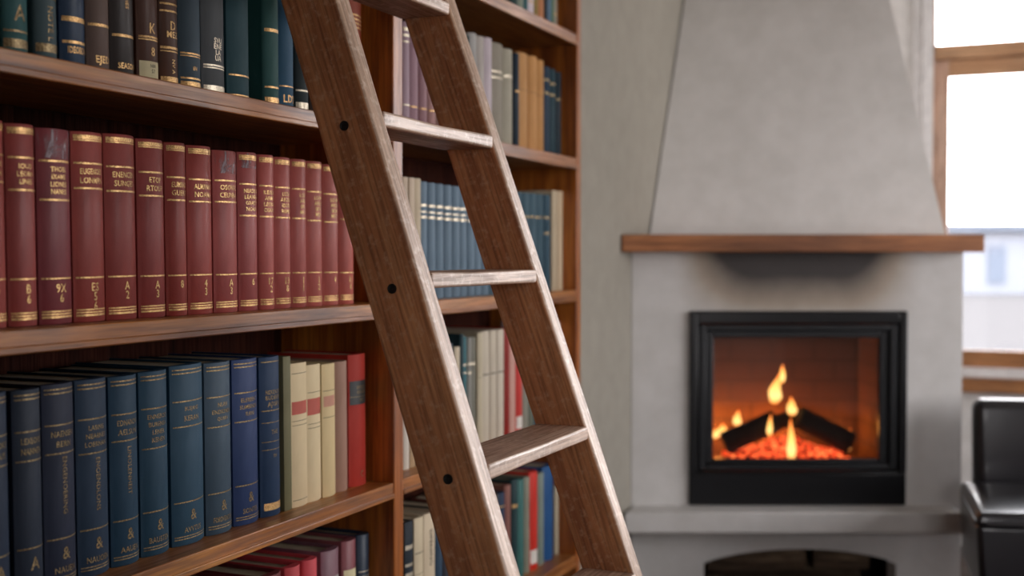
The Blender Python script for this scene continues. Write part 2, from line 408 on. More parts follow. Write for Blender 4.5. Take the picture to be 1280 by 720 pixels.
FAR = [1.9542, 1.5899, 1.2002, 0.8203, 0.4108, 0.04]
for z in NEAR: shelf(UL, UM-0.003, z)
for z in FAR: shelf(UM+0.038, UE-0.032, z)
part(MB().box(-0.04, -0.01, UL, UM-0.003, 0, 0.01), 'plinth', M['case_u'])
part(MB().box(-0.04, -0.01, UM+0.038, UE-0.032, 0, 0.01), 'plinth', M['case_u'])

# ------------------------------------------------------------------ ladder
LB_V, LB_U, LZ = 0.3744, -0.6181, 1.3
LTH, LW, LT, LSPAN, LTAP = 0.3322, 0.0970, 0.0439, 0.4654, 0.021
C, S = math.cos(LTH), math.sin(LTH)
LD = in_room(empty('library_ladder')); LD.location = room(LB_V, LB_U, 0); 
tag(LD, 'leaning worn brown wooden library ladder in front of the bookcase', 'ladder')
def rail(inner, sgn):
    # frame: X across the rail's depth (facing out), Y along the bookcase, Z up the rail
    Z = Vector((-S, sgn*LTAP, C)).normalized(); X = Vector((C, 0, S)); Y = Z.cross(X).normalized(); X = Y.cross(Z)
    mat = Matrix((X, Y, Z)).transposed().to_4x4()
    o_ = Vector((0, inner, LZ)); mat.translation = o_
    def sz(x, y, z):   # rail coordinate at which corner (x, y) reaches height z
        return (z - LZ - x*X.z - y*Y.z)/Z.z
    cs = [(-LW,0),(0,0),(0,LT),(-LW,LT)]
    vs = [(x,y,sz(x,y,0.0)) for x,y in cs] + [(x,y,sz(x,y,2.13)) for x,y in cs]
    # split along the length so the worn edges can wander a little
    N = 40; mb = MB(); V = []
    for i in range(N+1):
        t = i/N
        for k in range(4):
            a = Vector(vs[k]); b = Vector(vs[k+4]); p = a.lerp(b, t)
            w = noise.noise(Vector((p.z*5+k*7.1, inner*3, 0)))*0.0012
            V.append((p.x + (w if k in (1,2) else -w), p.y, p.z))
    F = [(3,2,1,0), tuple(4*N+k for k in range(4))]
    for i in range(N):
        for k in range(4): F.append((4*i+k, 4*i+(k+1)%4, 4*i+4+(k+1)%4, 4*i+4+k))
    mb.add(V, F)
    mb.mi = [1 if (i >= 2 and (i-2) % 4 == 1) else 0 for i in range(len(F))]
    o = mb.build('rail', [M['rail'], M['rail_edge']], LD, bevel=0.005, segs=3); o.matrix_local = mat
    return o
r_near = rail(0.0, 1.0)
r_far = rail(LSPAN, -1.0)
RUNG_Z = [2.04, 1.785, 1.5285, 1.2755, 0.9855, 0.721, 0.455, 0.185]
for z in RUNG_Z:
    s = (z-LZ)/C
    u0 = LT + s*LTAP - 0.003; u1 = LSPAN - s*LTAP + 0.003; vf = -s*S + 0.004
    mb = MB(); N = 14; V = []; F = []
    for i in range(N+1):
        u = u0 + (u1-u0)*i/N; wear = -0.0022*math.exp(-((i/N-0.5)/0.28)**2)
        for k, (x, zz) in enumerate(((vf-0.105,-0.025),(vf,-0.025),(vf,0.0),(vf-0.105,0.0))):
            V.append((x + (wear if k in (1,2) else 0), u, z + zz + (wear if k == 2 else 0) + noise.noise(Vector((u*9, z*5, k)))*0.0006))
    for i in range(N):
        for k in range(4): F.append((4*i+k, 4*i+(k+1)%4, 4*i+4+(k+1)%4, 4*i+4+k))
    F += [(3,2,1,0), tuple(4*N+k for k in range(4))]
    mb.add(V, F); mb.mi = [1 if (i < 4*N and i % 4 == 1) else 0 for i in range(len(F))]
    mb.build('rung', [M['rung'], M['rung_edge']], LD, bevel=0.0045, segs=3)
    if z < 2.0:
        sb = {1.5285: 0.2318, 1.2755: -0.0354, 0.9855: -0.3359}.get(z, s - 0.008)
        mb = MB(); n = 20; c0 = (-0.5072*LW, -0.0006, sb)
        V = []
        for (r_, y) in ((0.0082, 0.004), (0.0078, -0.0009), (0.0066, -0.0010), (0.0058, -0.0004)):
            V += [(c0[0]+r_*math.cos(2*PI*k/n), c0[1]+y, c0[2]+r_*math.sin(2*PI*k/n)) for k in range(n)]
        F = []
        for i in range(3):
            for k in range(n): F.append((i*n+k, i*n+(k+1)%n, (i+1)*n+(k+1)%n, (i+1)*n+k))
        F += [tuple(3*n+k for k in range(n))]
        mb.add(V, F)
        mb.box(c0[0]-0.0048, c0[0]+0.0048, c0[1]-0.0008, c0[1]-0.0003, c0[2]-0.0009, c0[2]+0.0009)
        mb.build('bolt', M['iron'], r_near, smooth=40)

# ------------------------------------------------------------------ books
ROWS = {   # spine plane v, shelf height, then (u from, u to, height) of each book
    'T': (-0.035, 1.5733, [(-1.0633,-1.0169,0.2850), (-1.0045,-0.9562,0.2800), (-0.9460,-0.9006,0.2850), (-0.8975,-0.8464,0.2750), (-0.8448,-0.7960,0.2900), (-0.7942,-0.7410,0.2850), (-0.7373,-0.6867,0.2800), (-0.6848,-0.6375,0.2850), (-0.6355,-0.5775,0.2800), (-0.5754,-0.5118,0.2850), (-0.5096,-0.4445,0.2900), (-0.4421,-0.4056,0.2700), (-0.4031,-0.3551,0.2750), (-0.3525,-0.3024,0.2850), (-0.2997,-0.2530,0.2750), (-0.2502,-0.1957,0.2800), (-0.1928,-0.1327,0.2850), (-0.1297,-0.0471,0.2750)]),
    'R': (-0.040, 1.2023, [(-1.0478,-0.9946,0.2804), (-0.9932,-0.9397,0.2795), (-0.9382,-0.8733,0.2787), (-0.8717,-0.8053,0.2804), (-0.8036,-0.7342,0.2833), (-0.7324,-0.6677,0.2820), (-0.6657,-0.6133,0.2822), (-0.6112,-0.5451,0.2821), (-0.5429,-0.4748,0.2796), (-0.4725,-0.4149,0.2819), (-0.4124,-0.3646,0.2819), (-0.3621,-0.3095,0.2815), (-0.3082,-0.2574,0.2817), (-0.2560,-0.2002,0.2818), (-0.1987,-0.1403,0.2797), (-0.1372,-0.0807,0.2741)]),
    'B': (-0.045, 0.8196, [(-1.0418,-0.9881,0.2945), (-0.9810,-0.9281,0.2938), (-0.9235,-0.8606,0.2956), (-0.8582,-0.7915,0.2962), (-0.7889,-0.7248,0.2948), (-0.7220,-0.6535,0.2962), (-0.6495,-0.5641,0.2998), (-0.5608,-0.4879,0.2971), (-0.4833,-0.4076,0.2965), (-0.4038,-0.3399,0.2951), (-0.3373,-0.3121,0.2915), (-0.3107,-0.2557,0.2761), (-0.2543,-0.2042,0.2685), (-0.2027,-0.1535,0.2659), (-0.1504,-0.0944,0.2662), (-0.0880,-0.0192,0.2758)]),
    'X': (-0.050, 0.4108, [(-0.5561,-0.5072,0.3014), (-0.5026,-0.4560,0.2949), (-0.4512,-0.3974,0.2938), (-0.3924,-0.3306,0.2960), (-0.3147,-0.2655,0.2939), (-0.2571,-0.2086,0.2944), (-0.1940,-0.1275,0.2971), (-0.1120,-0.0576,0.2999), (-0.0494,0.0058,0.2998)]),
    'F0': (-0.040, 1.9542, [(0.7265,0.7700,0.2500), (0.7717,0.8090,0.2400), (0.8107,0.8430,0.2600), (0.8459,0.8895,0.2500), (0.8912,0.9191,0.2400), (0.9209,0.9583,0.2500), (0.9614,0.9829,0.2700), (0.9848,1.0097,0.2500), (1.0109,1.0311,0.2400), (1.0330,1.0715,0.2500)]),
    'F1': (-0.040, 1.5899, [(0.1228,0.1545,0.2299), (0.1583,0.2024,0.2320), (0.2063,0.2439,0.2344), (0.2479,0.2844,0.2342), (0.2885,0.3303,0.2397), (0.3346,0.3776,0.2439), (0.3820,0.4264,0.2501), (0.4309,0.4697,0.2521), (0.4720,0.5118,0.2650), (0.5142,0.5551,0.2642), (0.5600,0.6045,0.2681), (0.6095,0.6866,0.2644), (0.6893,0.7455,0.2608), (0.7509,0.7784,0.2576), (0.7812,0.8577,0.2660), (0.8606,0.9106,0.2674), (0.9136,0.9650,0.2643), (0.9712,1.0116,0.2538), (1.0148,1.0562,0.2532), (1.0594,1.0952,0.2498)]),
    'F2': (-0.040, 1.2002, [(0.1247,0.1471,0.2764), (0.1490,0.1737,0.2761), (0.1756,0.2058,0.2761), (0.2078,0.2447,0.2708), (0.2463,0.2830,0.2702), (0.2851,0.3248,0.2697), (0.3269,0.3677,0.2691), (0.3699,0.4119,0.2686), (0.4141,0.4550,0.2690), (0.4573,0.4969,0.2692), (0.4992,0.5399,0.2694), (0.5423,0.5840,0.2696), (0.5865,0.6268,0.2708), (0.6294,0.6707,0.2719), (0.6733,0.7158,0.2720), (0.7185,0.7620,0.2732), (0.7648,0.8066,0.2744), (0.8095,0.8524,0.2744), (0.8553,0.9024,0.2756), (0.9053,0.9722,0.2762), (0.9752,1.0191,0.2767), (1.0223,1.0640,0.2916), (1.0673,1.1133,0.2916)]),
    'F3': (-0.045, 0.8203, [(0.1321,0.1603,0.2799), (0.1641,0.1911,0.2705), (0.1950,0.2264,0.2792), (0.2304,0.2708,0.2802), (0.2749,0.3081,0.2681), (0.3123,0.3463,0.2770), (0.3506,0.3833,0.2687), (0.3877,0.4167,0.2586), (0.4189,0.4370,0.2882), (0.4393,0.4599,0.2810), (0.4622,0.4855,0.2775), (0.4879,0.5115,0.2759), (0.5211,0.5525,0.2858), (0.5549,0.5996,0.2876), (0.6021,0.6428,0.2871), (0.6454,0.6871,0.2867), (0.6898,0.7272,0.2886), (0.7299,0.7683,0.2648), (0.7710,0.8159,0.2599), (0.8188,0.8562,0.2373), (0.8591,0.8973,0.2458), (0.9033,0.9516,0.2586), (0.9577,1.0075,0.2461), (1.0138,1.0651,0.2566), (1.0716,1.1279,0.2863)]),
    'F4': (-0.050, 0.4108, [(0.1438,0.1838,0.2875), (0.1877,0.2329,0.2873), (0.2369,0.2940,0.2875), (0.3003,0.3383,0.2616), (0.3426,0.3860,0.2719), (0.3905,0.4444,0.2714), (0.4490,0.4955,0.2508), (0.5002,0.5531,0.2646), (0.5580,0.6077,0.2665), (0.6127,0.6641,0.2605), (0.6693,0.7144,0.2571), (0.7171,0.7524,0.2710), (0.7606,0.7968,0.2786), (0.7996,0.8452,0.2712), (0.8481,0.8832,0.2705), (0.8861,0.9419,0.2783), (0.9449,0.9862,0.2652), (0.9894,1.0691,0.2758), (1.0788,1.1454,0.2049)]),
    'F5': (-0.040, 0.0400, [(0.9095,0.9645,0.3320), (0.9707,1.0275,0.3320), (1.0339,1.0861,0.3320), (1.0927,1.1396,0.3232)]),
}
# decoration: ('b', height fraction, thickness) band, ('t', fraction, letter height, text) across, ('v', fraction, letter height, text) along,
# ('l', from, to, material, inset) a label, scuffs with painted glare, or a painted highlight
def red(lines, num, lo=True, top=True, f=0.835):
    d = []
    if top: d += [('b',0.972,0.006),('b',0.955,0.002)]
    d += [('b',f,0.0028)]
    n = len(lines); st = 0.047 if n < 3 else 0.038
    for i, t in enumerate(lines): d.append(('t', f-0.042-st*i, 0.0088 if n < 3 else 0.0072, t))
    d += [('b', f-0.042-st*(n-1)-0.042, 0.0028)]
    d += [('b',0.235,0.0024)]
    for i, t in enumerate(num): d.append(('t', 0.185-0.05*i, 0.0125, t))
    if lo: d += [('b',0.066,0.0022),('b',0.052,0.0022),('b',0.037,0.0032)]
    return d
def blue(lines, foot, num='&', side=None, f=0.80, lo=0.24):
    d = [('b',0.975,0.0022),('b',0.955,0.0022),('b',f,0.0022)]
    n = len(lines); st = 0.05 if n < 3 else 0.042
    for i, t in enumerate(lines): d.append(('t', f-0.045-st*i, 0.0088 if n < 3 else 0.0074, t))
    e = f-0.045-st*(n-1)-0.045
    d += [('b',e,0.0022),('b',lo,0.0022),('t',lo-0.075,0.018,num)]
    if foot: d.append(('t',0.085,0.009,foot))
    d += [('b',0.05,0.0018),('b',0.036,0.0018)]
    if side: d.append(('v',e-0.16,0.0085,side))
    return d
BD = [('b',0.82,0.004),('b',0.70,0.004)]
SETB = [('b',0.80,0.006),('b',0.745,0.004),('b',0.70,0.006)]
BOOKS = {
'T': ('high shelf', 'books on the high shelf', [
  ('23403f','cloth','dark green book cut off by the edge of the view',[('b',.2,.003)],'pale'),
  ('2f5a5c','cloth','teal book stamped with a large letter A',[('b',.33,.006),('b',.30,.002),('t',.21,.022,'A'),('b',.12,.003),('b',.06,.012)],'dull_gold'),
  ('40545a','cloth','grey teal book with stacked silver letters',[('b',.36,.004),('b',.32,.006),('v',.19,.010,'NOTE L'),('b',.07,.012)],'dull_gold'),
  ('16324e','leather','navy book with a bright blue title patch',[('l',.38,.62,'blue_patch',.003),('b',.25,.007),('b',.13,.004),('t',.09,.010,'IDEOBON')],'gold'),  # the blue patch is a painted highlight, not a title
  ('5e4d46','cloth','taupe book with one gold band',[('b',.24,.004),('t',.06,.014,'EJED')],'gold'),
  ('2b2422','leather','black brown book lettered down the spine',[('v',.42,.007,'LADIES'),('b',.22,.004),('t',.06,.009,'SEASON')],'gold'),
  ('4d2d1f','leather','brown book with a cream shelf label',[('t',.30,.016,'K'),('b',.25,.003),('b',.235,.002),('t',.17,.014,'8'),('l',.015,.115,'bone',.003),('t',.09,.005,'NBR','ink'),('t',.06,.006,'57','ink')],'gold'),
  ('50301f','leather','brown book with three gold bands',[('b',.46,.003),('b',.42,.003),('t',.34,.014,'D'),('t',.29,.010,'MEZ'),('b',.215,.004),('b',.195,.002),('v',.11,.007,'NV A'),('b',.035,.010)],'gold'),
  ('3e505c','cloth','slate blue book with double gold lines',[('b',.215,.0028),('b',.20,.0018),('t',.13,.006,'EN'),('b',.07,.003),('b',.03,.012)],'gold'),
  ('474b4e','cloth','charcoal book with a small lettered block',[('t',.325,.009,'SVU'),('t',.29,.009,'ENE'),('t',.255,.009,'LA'),('t',.22,.009,'UA'),('b',.175,.003),('b',.16,.002),('b',.035,.012)],'pale'),
  ('1c3f47','cloth','plain dark teal book with a thin gold line',[('b',.145,.0028),('b',.02,.006)],'gold'),
  ('101d1f','cloth','narrow black book pushed in deep',[],'gold'),
  ('1f4a48','cloth','dark green book with a thin gold line',[('b',.50,.006),('b',.125,.003),('b',.04,.010)],'gold'),
  ('27506a','cloth','blue teal book with a gold patch near its foot',[('b',.15,.002),('t',.07,.014,'LDY')],'gold'),
  ('1d2c30','cloth','blackish green book touching the ladder rail',[('b',.15,.003),('b',.04,.016)],'pale'),
  ('3a2a22','leather','dark brown book mostly behind the ladder rail',[('b',.2,.003)],'gold'),
  ('2a3236','cloth','dark grey book mostly behind the ladder rail',[('b',.2,.003)],'gold'),
  ('84361f','leather','red brown book with gold bands beside the upright',[('b',.80,.003),('b',.77,.003),('b',.74,.003),('b',.71,.003)],'gold')]),
'R': ('red row', 'red leather volumes', [
  ('92403a','leather','red volume cut off by the edge of the view',red(['LOEN','SILEN'],['4'])),
  ('8e3e3a','leather','red volume with three short gold title lines',red(['IOUO','LEORN','LINES'],['B','6'])),
  ('7a3238','leather','wine red volume scuffed pale at its head',red(['THOEL','IXAMS','LIONES','NAMES'],['9X','6'],top=False)+[('l',.85,.995,'scuff',.001)]),  # pale head is scuffs with glare painted in
  ('963f38','leather','broad red volume with a glossy patch',red(['EUGENOER','LONMRN'],['ES','5','6'])),
  ('923c36','leather','red volume with thin gold rules over A 2',red(['ENENCEN','SUNGES'],['A','2'],f=.825)),
  ('923c38','leather','red volume with short heading over A 3',red(['ETOP','RTOUP'],['A','3'],f=.815)),
  ('983e36','leather','slim red volume with a large gilt 8',red(['EUMRNX','GUERT'],['8'],f=.80)),
  ('983f38','leather','red volume with a gilt 4 over 3',red(['ALMANNS','NOAMA'],['4','3'],f=.80)),
  ('9c4844','leather','red volume with a flaked and torn head',red(['OSOVAL','CEUNNA'],['A','3'],f=.815,top=False)+[('l',.86,.995,'scuff',.001)]),  # scuff patch also holds painted glare
  ('9a4846','leather','red volume with frayed cap and faint lettering',red(['NEADING','LEANRN','GRADY','NOAIN'],['6'],f=.80)+[('l',.90,.995,'scuff',.001)]),  # scuff patch also holds painted glare
  ('ae5852','leather','red volume with four clear title lines',red(['KEADN','ARMIE','LEONX','OSKAR'],['17','2'],f=.80)),  # last six reds lightened to hold the stronger light at the ladder end
  ('ae5852','leather','red volume with a dark worn head',red(['LEOX','ARDEN','IBORS','REMES'],['13','8'],f=.80)),
  ('ae5852','leather','red volume with a narrow title block',red(['LOK','ARE','IBR','MES'],['I','1'],f=.80)),
  ('b86058','leather','lighter red volume with a bright gold foot',red(['LORM','AREN','IBRE','MER'],['I','2'],f=.79)),
  ('b86058','leather','lighter red volume with five close title lines',red(['LOAM','AROE','IBEM','MEST'],['4'],f=.79)),
  ('b85c52','leather','red volume half hidden by the ladder rail',red(['LOEM','ANDE','IXES'],['11','6'],f=.79))]),
'B': ('blue row', 'books on the blue row', [
  ('1e2c40','cloth','dark blue volume cut off by the edge of the view',blue(['NOOKE','BOUS'],'OEUN','A')),
  ('212c3c','cloth','dull navy volume with a two line title',blue(['LEXEONS','NANNEN'],'','A')),
  ('242c40','cloth','navy volume with faded lettering down the spine',blue(['NAENSEN','BERN'],'NAUEN','&','ENGENOERING')),
  ('24384e','cloth','blue volume with tall faded lettering down the spine',blue(['LASING','NEABNES','LOERNAN'],'NAUOEN','&','ENOENDLONS')),
  ('1e3e55','cloth','teal blue volume with bright lettering down the spine',blue(['EDNANON','AELSUN'],'AAUEN','&','LINOLENHEIT')),
  ('22445a','cloth','teal blue volume with a four line title',blue(['ENNEROD','BURENSA','LENER','KENEN'],'BAUSTEN','&')),
  ('24455a','cloth','broadest teal blue volume with a two line title',blue(['BUSJANS','KERAN'],'AVVTUS','&')),
  ('384c5c','cloth','slate blue volume with a three line title',blue(['NLAN','ENDIONEN','QUARN'],'FORDVENDEN','&')),
  ('283c66','cloth','royal blue volume with a three line title',blue(['ELERBENT','SUMBENDU','IURNI'],'SONTES','&')),
  ('1e3858','cloth','dark blue volume with a gold patch at its foot',[('b',.97,.002),('t',.78,.008,'NOUENDEN'),('t',.745,.008,'BUDEREN'),('t',.70,.012,'AJVAN'),('b',.665,.002),('b',.59,.0014),('t',.53,.008,'THE'),('b',.47,.0014),('b',.42,.0014),('t',.38,.006,'EN'),('l',.04,.085,'gold',.008)]),
  ('6d6a4c','paper_cover','thin olive pamphlet tilted beside the blue volumes',[]),
  ('dfcca4','paper_cover','cream book with a faded red label, beside the pamphlet',[('l',.645,.735,'red_label',.0015),('b',.60,.001),('b',.57,.001),('b',.93,.001),('b',.05,.001)],'ink'),
  ('e0cea6','paper_cover','cream book with the clearest red label, second of three',[('l',.635,.755,'red_label',.001),('b',.80,.001),('b',.57,.001),('b',.54,.001)],'ink'),
  ('d8c394','paper_cover','cream yellow book with a pinkish label, last of three',[('l',.68,.76,'pink_label',.006),('b',.80,.001),('b',.60,.001)],'ink'),
  ('a07c6a','cloth','plain dusty pink book',[]),
  ('a83024','cloth','bright red book with a black title label',[('l',.62,.80,'black_label',.0015),('t',.75,.007,'WEDEN'),('t',.715,.007,'BONER'),('b',.68,.0012),('t',.655,.006,'HEL'),('t',.09,.014,'C')],'dull_gold')]),
'X': ('lowest shelf', 'books on the lowest shelf', [
  ('5c2a2a','cloth','dark red book low at the frame edge',[]),
  ('6a2e30','cloth','dull red book low at the frame edge',[]),
  ('7a3134','cloth','dark red book with broad cream page tops',[]),
  ('6c2a2c','cloth','maroon book with cream page tops',[]),
  ('c0444a','cloth','coral red book with a bright spine',[]),
  ('cc4a52','cloth','second coral red book, beside the mauve one',[]),
  ('7c5460','leather','mauve leather book with a pale grey label',[('l',.60,.82,'grey_label',.004),('t',.72,.010,'JET')],'ink'),
  ('84484e','leather','plum red book with a cream worn label',[('l',.55,.80,'bone',.004),('t',.70,.010,'AUTUN')],'ink'),
  ('1f2f42','leather','navy book',[('b',.74,.002),('b',.66,.002),('t',.70,.008,'NOEL'),('b',.55,.002)],'pale')]),
'F0': ('far top shelf', 'books on the far top shelf', [
  ('1f3b3a','cloth','dark green book',[]), ('7f8a7c','cloth','grey green book',[('b',.2,.004)]), ('2f5a60','cloth','teal book',[]),
  ('c8bcc4','paper_cover','wide pale lilac book',[('b',.2,.004)]), ('8a7440','cloth','thin ochre book',[]), ('b5794f','cloth','tan orange book',[]),
  ('16242e','cloth','thin black book',[]), ('54708a','cloth','blue grey book',[]), ('50705c','cloth','thin green book',[]), ('8c8474','cloth','grey beige book',[('b',.2,.004)])]),
'F1': ('tan book shelf', 'books on the far shelf with the tan set', [
  ('a893a0','cloth','lilac book with pale bands at its head',[('b',.93,.008),('b',.87,.006),('b',.81,.004),('b',.2,.003)],'pale'),
  ('9f808c','cloth','mauve book with a gold line',[('b',.2,.003)]), ('9c7a82','cloth','dusky pink book with a thin line',[('b',.2,.003)]),
  ('b08a88','cloth','pink book',[('b',.2,.003)]), ('8a6a62','cloth','brown pink book',[]), ('7a6a60','cloth','grey brown book',[]),
  ('54605c','cloth','grey green book',[]), ('23393a','cloth','dark teal book',[]),
  ('a8a8a6','cloth','pale grey book with light bands',[('b',.5,.006),('b',.62,.004)],'pale'), ('b0aaa4','cloth','warm grey book',[('b',.5,.004)],'pale'), ('bfb4bc','cloth','pale lilac grey book',[],'pale'),
  ('8d877a','cloth','broad greige book with two bands',[('b',.72,.004),('b',.66,.004)],'pale'), ('a09c8c','cloth','greige book with pale bands',[('b',.72,.005)],'pale'),
  ('1d2c3a','cloth','thin navy book',[('b',.6,.004)]), ('b98a56','cloth','broad tan book',[('b',.62,.001)],'ink'), ('bf8e58','cloth','middle tan book',[('b',.62,.001)],'ink'),
  ('b5854f','cloth','last tan book, beside the navy ones',[('b',.62,.001)],'ink'), ('21364a','cloth','navy book with gold bands',[('b',.85,.006),('b',.70,.006)],'dull_gold'),
  ('1e3a44','cloth','dark teal book with gold bands',[('b',.83,.006),('b',.70,.006)],'dull_gold'), ('1a2a34','cloth','blackish book with gold bands',[('b',.68,.006)],'dull_gold')]),
'F2': ('blue set shelf', 'books on the far shelf with the blue set', [
  ('c4b4a0','paper_cover','cream book',[]), ('cbbba6','paper_cover','wider cream book',[]), ('c2b49c','paper_cover','cream book next to the blue set',[]),
 ] + [('6d8496','cloth','grey blue volume of the banded set',SETB,'pale')]*9 + [('4d6674','cloth','blue volume of the banded set',SETB,'pale')]*4 + [
  ('3f5a68','cloth','blue volume with one gold band',[('b',.76,.005)],'dull_gold')]*3 + [
  ('35515f','cloth','broad deep blue book',[('b',.76,.005)],'dull_gold'), ('2f4c5c','cloth','deep blue book with two gold bands',[('b',.76,.005),('b',.60,.005)],'dull_gold'),
  ('b8a88e','paper_cover','cream book beside the deep blue one',[]), ('c2ae92','paper_cover','last cream book by the bookcase end',[])]),
'F3': ('red and cream shelf', 'books on the far shelf with the cream set', [
  ('cfc8bc','paper_cover','white book by the upright',[]), ('b59a78','paper_cover','tan book by the upright',[]), ('a89c8a','paper_cover','beige book',[]), ('7a7264','cloth','grey brown book',[]),
  ('5a5f5c','cloth','grey book',[]), ('8a8272','cloth','drab book',[]), ('40505a','cloth','slate book',[]), ('c8bca4','paper_cover','short cream book',[]),
  ('1d3840','cloth','thin dark teal book',[]), ('3a7078','cloth','thin teal book',[('b',.75,.006),('b',.68,.004)],'pale'),
  ('8a8a84','cloth','thin grey book with pale bands',[('b',.76,.006),('b',.68,.006)],'pale'), ('7c7c70','cloth','thin drab green book',[('b',.76,.006)],'pale'),
  ('bdb39a','paper_cover','first tall cream book',[('b',.6,.001)],'ink'), ('c6bcaa','paper_cover','second tall cream book',[('b',.61,.003)],'ink'),
  ('c4baa8','paper_cover','third tall cream book',[('b',.61,.003)],'ink'), ('c9bfae','paper_cover','fourth tall cream book',[('b',.61,.003)],'ink'),
  ('8e241c','cloth','dark red book',[]), ('c89c90','paper_cover','pinkish white book',[]), ('c43a34','cloth','bright red book with a pale foot',[('l',.03,.16,'white_label',.006)]),
  ('8c8c80','cloth','grey green book',[]), ('6a7064','cloth','olive grey book',[]), ('4a5a60','cloth','slate grey book',[]), ('7a4038','cloth','rust book',[]), ('8a7a60','cloth','khaki book',[]), ('b59c94','paper_cover','pale pink book',[])]),
'F4': ('low far shelf', 'books on the low far shelf', [
  ('18222c','paper_cover','black book with white stripes',[('b',.80,.010),('b',.66,.006),('b',.58,.010),('b',.50,.006),('b',.43,.010),('b',.36,.007),('b',.28,.009)],'pale'),
  ('c9bb9e','paper_cover','cream book beside the striped one',[('b',.72,.002),('b',.55,.001)],'ink'), ('cdbda2','paper_cover','broad cream book lettered down the spine',[('v',.72,.014,'OPENING')],'ink'),
  ('2a4258','cloth','steel blue book',[]), ('3a3c44','cloth','grey book',[]), ('5c4034','cloth','brown book',[]), ('283848','cloth','slate book',[]),
  ('6a3430','cloth','dark red book',[]), ('343c34','cloth','dark green book',[]), ('5c5448','cloth','drab book',[]), ('1f3450','cloth','navy book',[('b',.86,.004)]),
  ('8a5a50','cloth','brown mauve book',[]), ('17363a','cloth','dark green book with a gold mark',[('b',.74,.010)],'gold'), ('3c6e6a','cloth','sea green book',[]),
  ('8a8a7a','cloth','speckled grey book',[('v',.6,.008,'ENCYKLOPEDI')],'ink'), ('cc2e20','cloth','scarlet book with a white label at its foot',[('l',.06,.20,'white_label',.006)]),
  ('7c8a80','cloth','grey green book',[]), ('1d4f84','cloth','broad bright blue book',[]), ('a89e88','paper_cover','short cream book',[])]),
'F5': ('bottom far shelf', 'books on the bottom far shelf', [
  ('2f4a50','cloth','dark teal book',[]), ('4a6a70','cloth','grey teal book',[]), ('2c4c56','cloth','blue green book',[]), ('3c6a74','cloth','teal book',[])]),
}
def scuff_glare_mat():
    k = NT('scuffed_glared_leather'); k.bsdf(Roughness=0.5)
    k.l(k.ramp(k.noise(k.coords((50,50,30)), 1.0, 5, 0.7), [(0.35, hx('6a5058')), (0.6, hx('b4a2a8'))]), k.b.inputs['Base Color'])
    k.l(k.ramp(k.noise(k.coords((45,45,18)), 1.0, 5, 0.7, 1.2), [(0.47,(0,0,0,1)),(0.60,(0.85,0.85,0.85,1))]), k.b.inputs['Alpha']); return k.m
M['scuff'] = scuff_glare_mat()  # scuffs on spine heads, with glare painted in as pale blue-grey
M['blue_patch'] = plain('painted_blue_highlight', hx('1f5f90'), 0.5)  # highlight on the navy spine, painted as a flat blue strip
M['pink_label'] = plain('pink_label_paper', hx('c08a74'), 0.7)
M['grey_label'] = plain('grey_label_paper', hx('a09a96'), 0.7)

# lettering: outlines of Blender's own font, turned to meshes once per word
words = sorted({d[3] for r in BOOKS.values() for b in r[2] for d in b[3] if d[0] in 'tv'})
tmp = {}
for w in words:
    cu = bpy.data.curves.new('lettering', 'FONT'); cu.body = w; cu.size = 1.0; cu.align_x = 'CENTER'; cu.align_y = 'CENTER'; cu.resolution_u = 2
    cu.space_character = 1.05; cu.offset = 0.012
    ob = bpy.data.objects.new('lettering', cu); COL.objects.link(ob); tmp[w] = ob
bpy.context.view_layer.update()
dg = bpy.context.evaluated_depsgraph_get()
GLYPH = {}
for w, ob in tmp.items():
    ev = ob.evaluated_get(dg); me = ev.to_mesh()
    vs = [(v.co.x, v.co.y) for v in me.vertices]; fs = [tuple(p.vertices) for p in me.polygons]
    ev.to_mesh_clear()
    xs = [v[0] for v in vs]; ys = [v[1] for v in vs]
    cx, cy = (min(xs)+max(xs))/2, (min(ys)+max(ys))/2
    GLYPH[w] = ([(x-cx, y-cy) for x, y in vs], fs, max(xs)-min(xs), max(ys)-min(ys))
for ob in tmp.values():
    cu = ob.data; bpy.data.objects.remove(ob); bpy.data.curves.remove(cu)

def arc(t, b, y):
    R = (t*t/4 + b*b)/(2*b); return math.sqrt(max(R*R - y*y, 0)) - R

def spine_strip(mb, t, b, z0, z1, half, lift):
    n = 10; V = []
    for z in (z0, z1):
        for i in range(n+1):
            y = -half + 2*half*i/n; V.append((arc(t, b, y)+lift, y, z))
    mb.add(V, [(i, i+1, n+2+i, n+1+i) for i in range(n)])

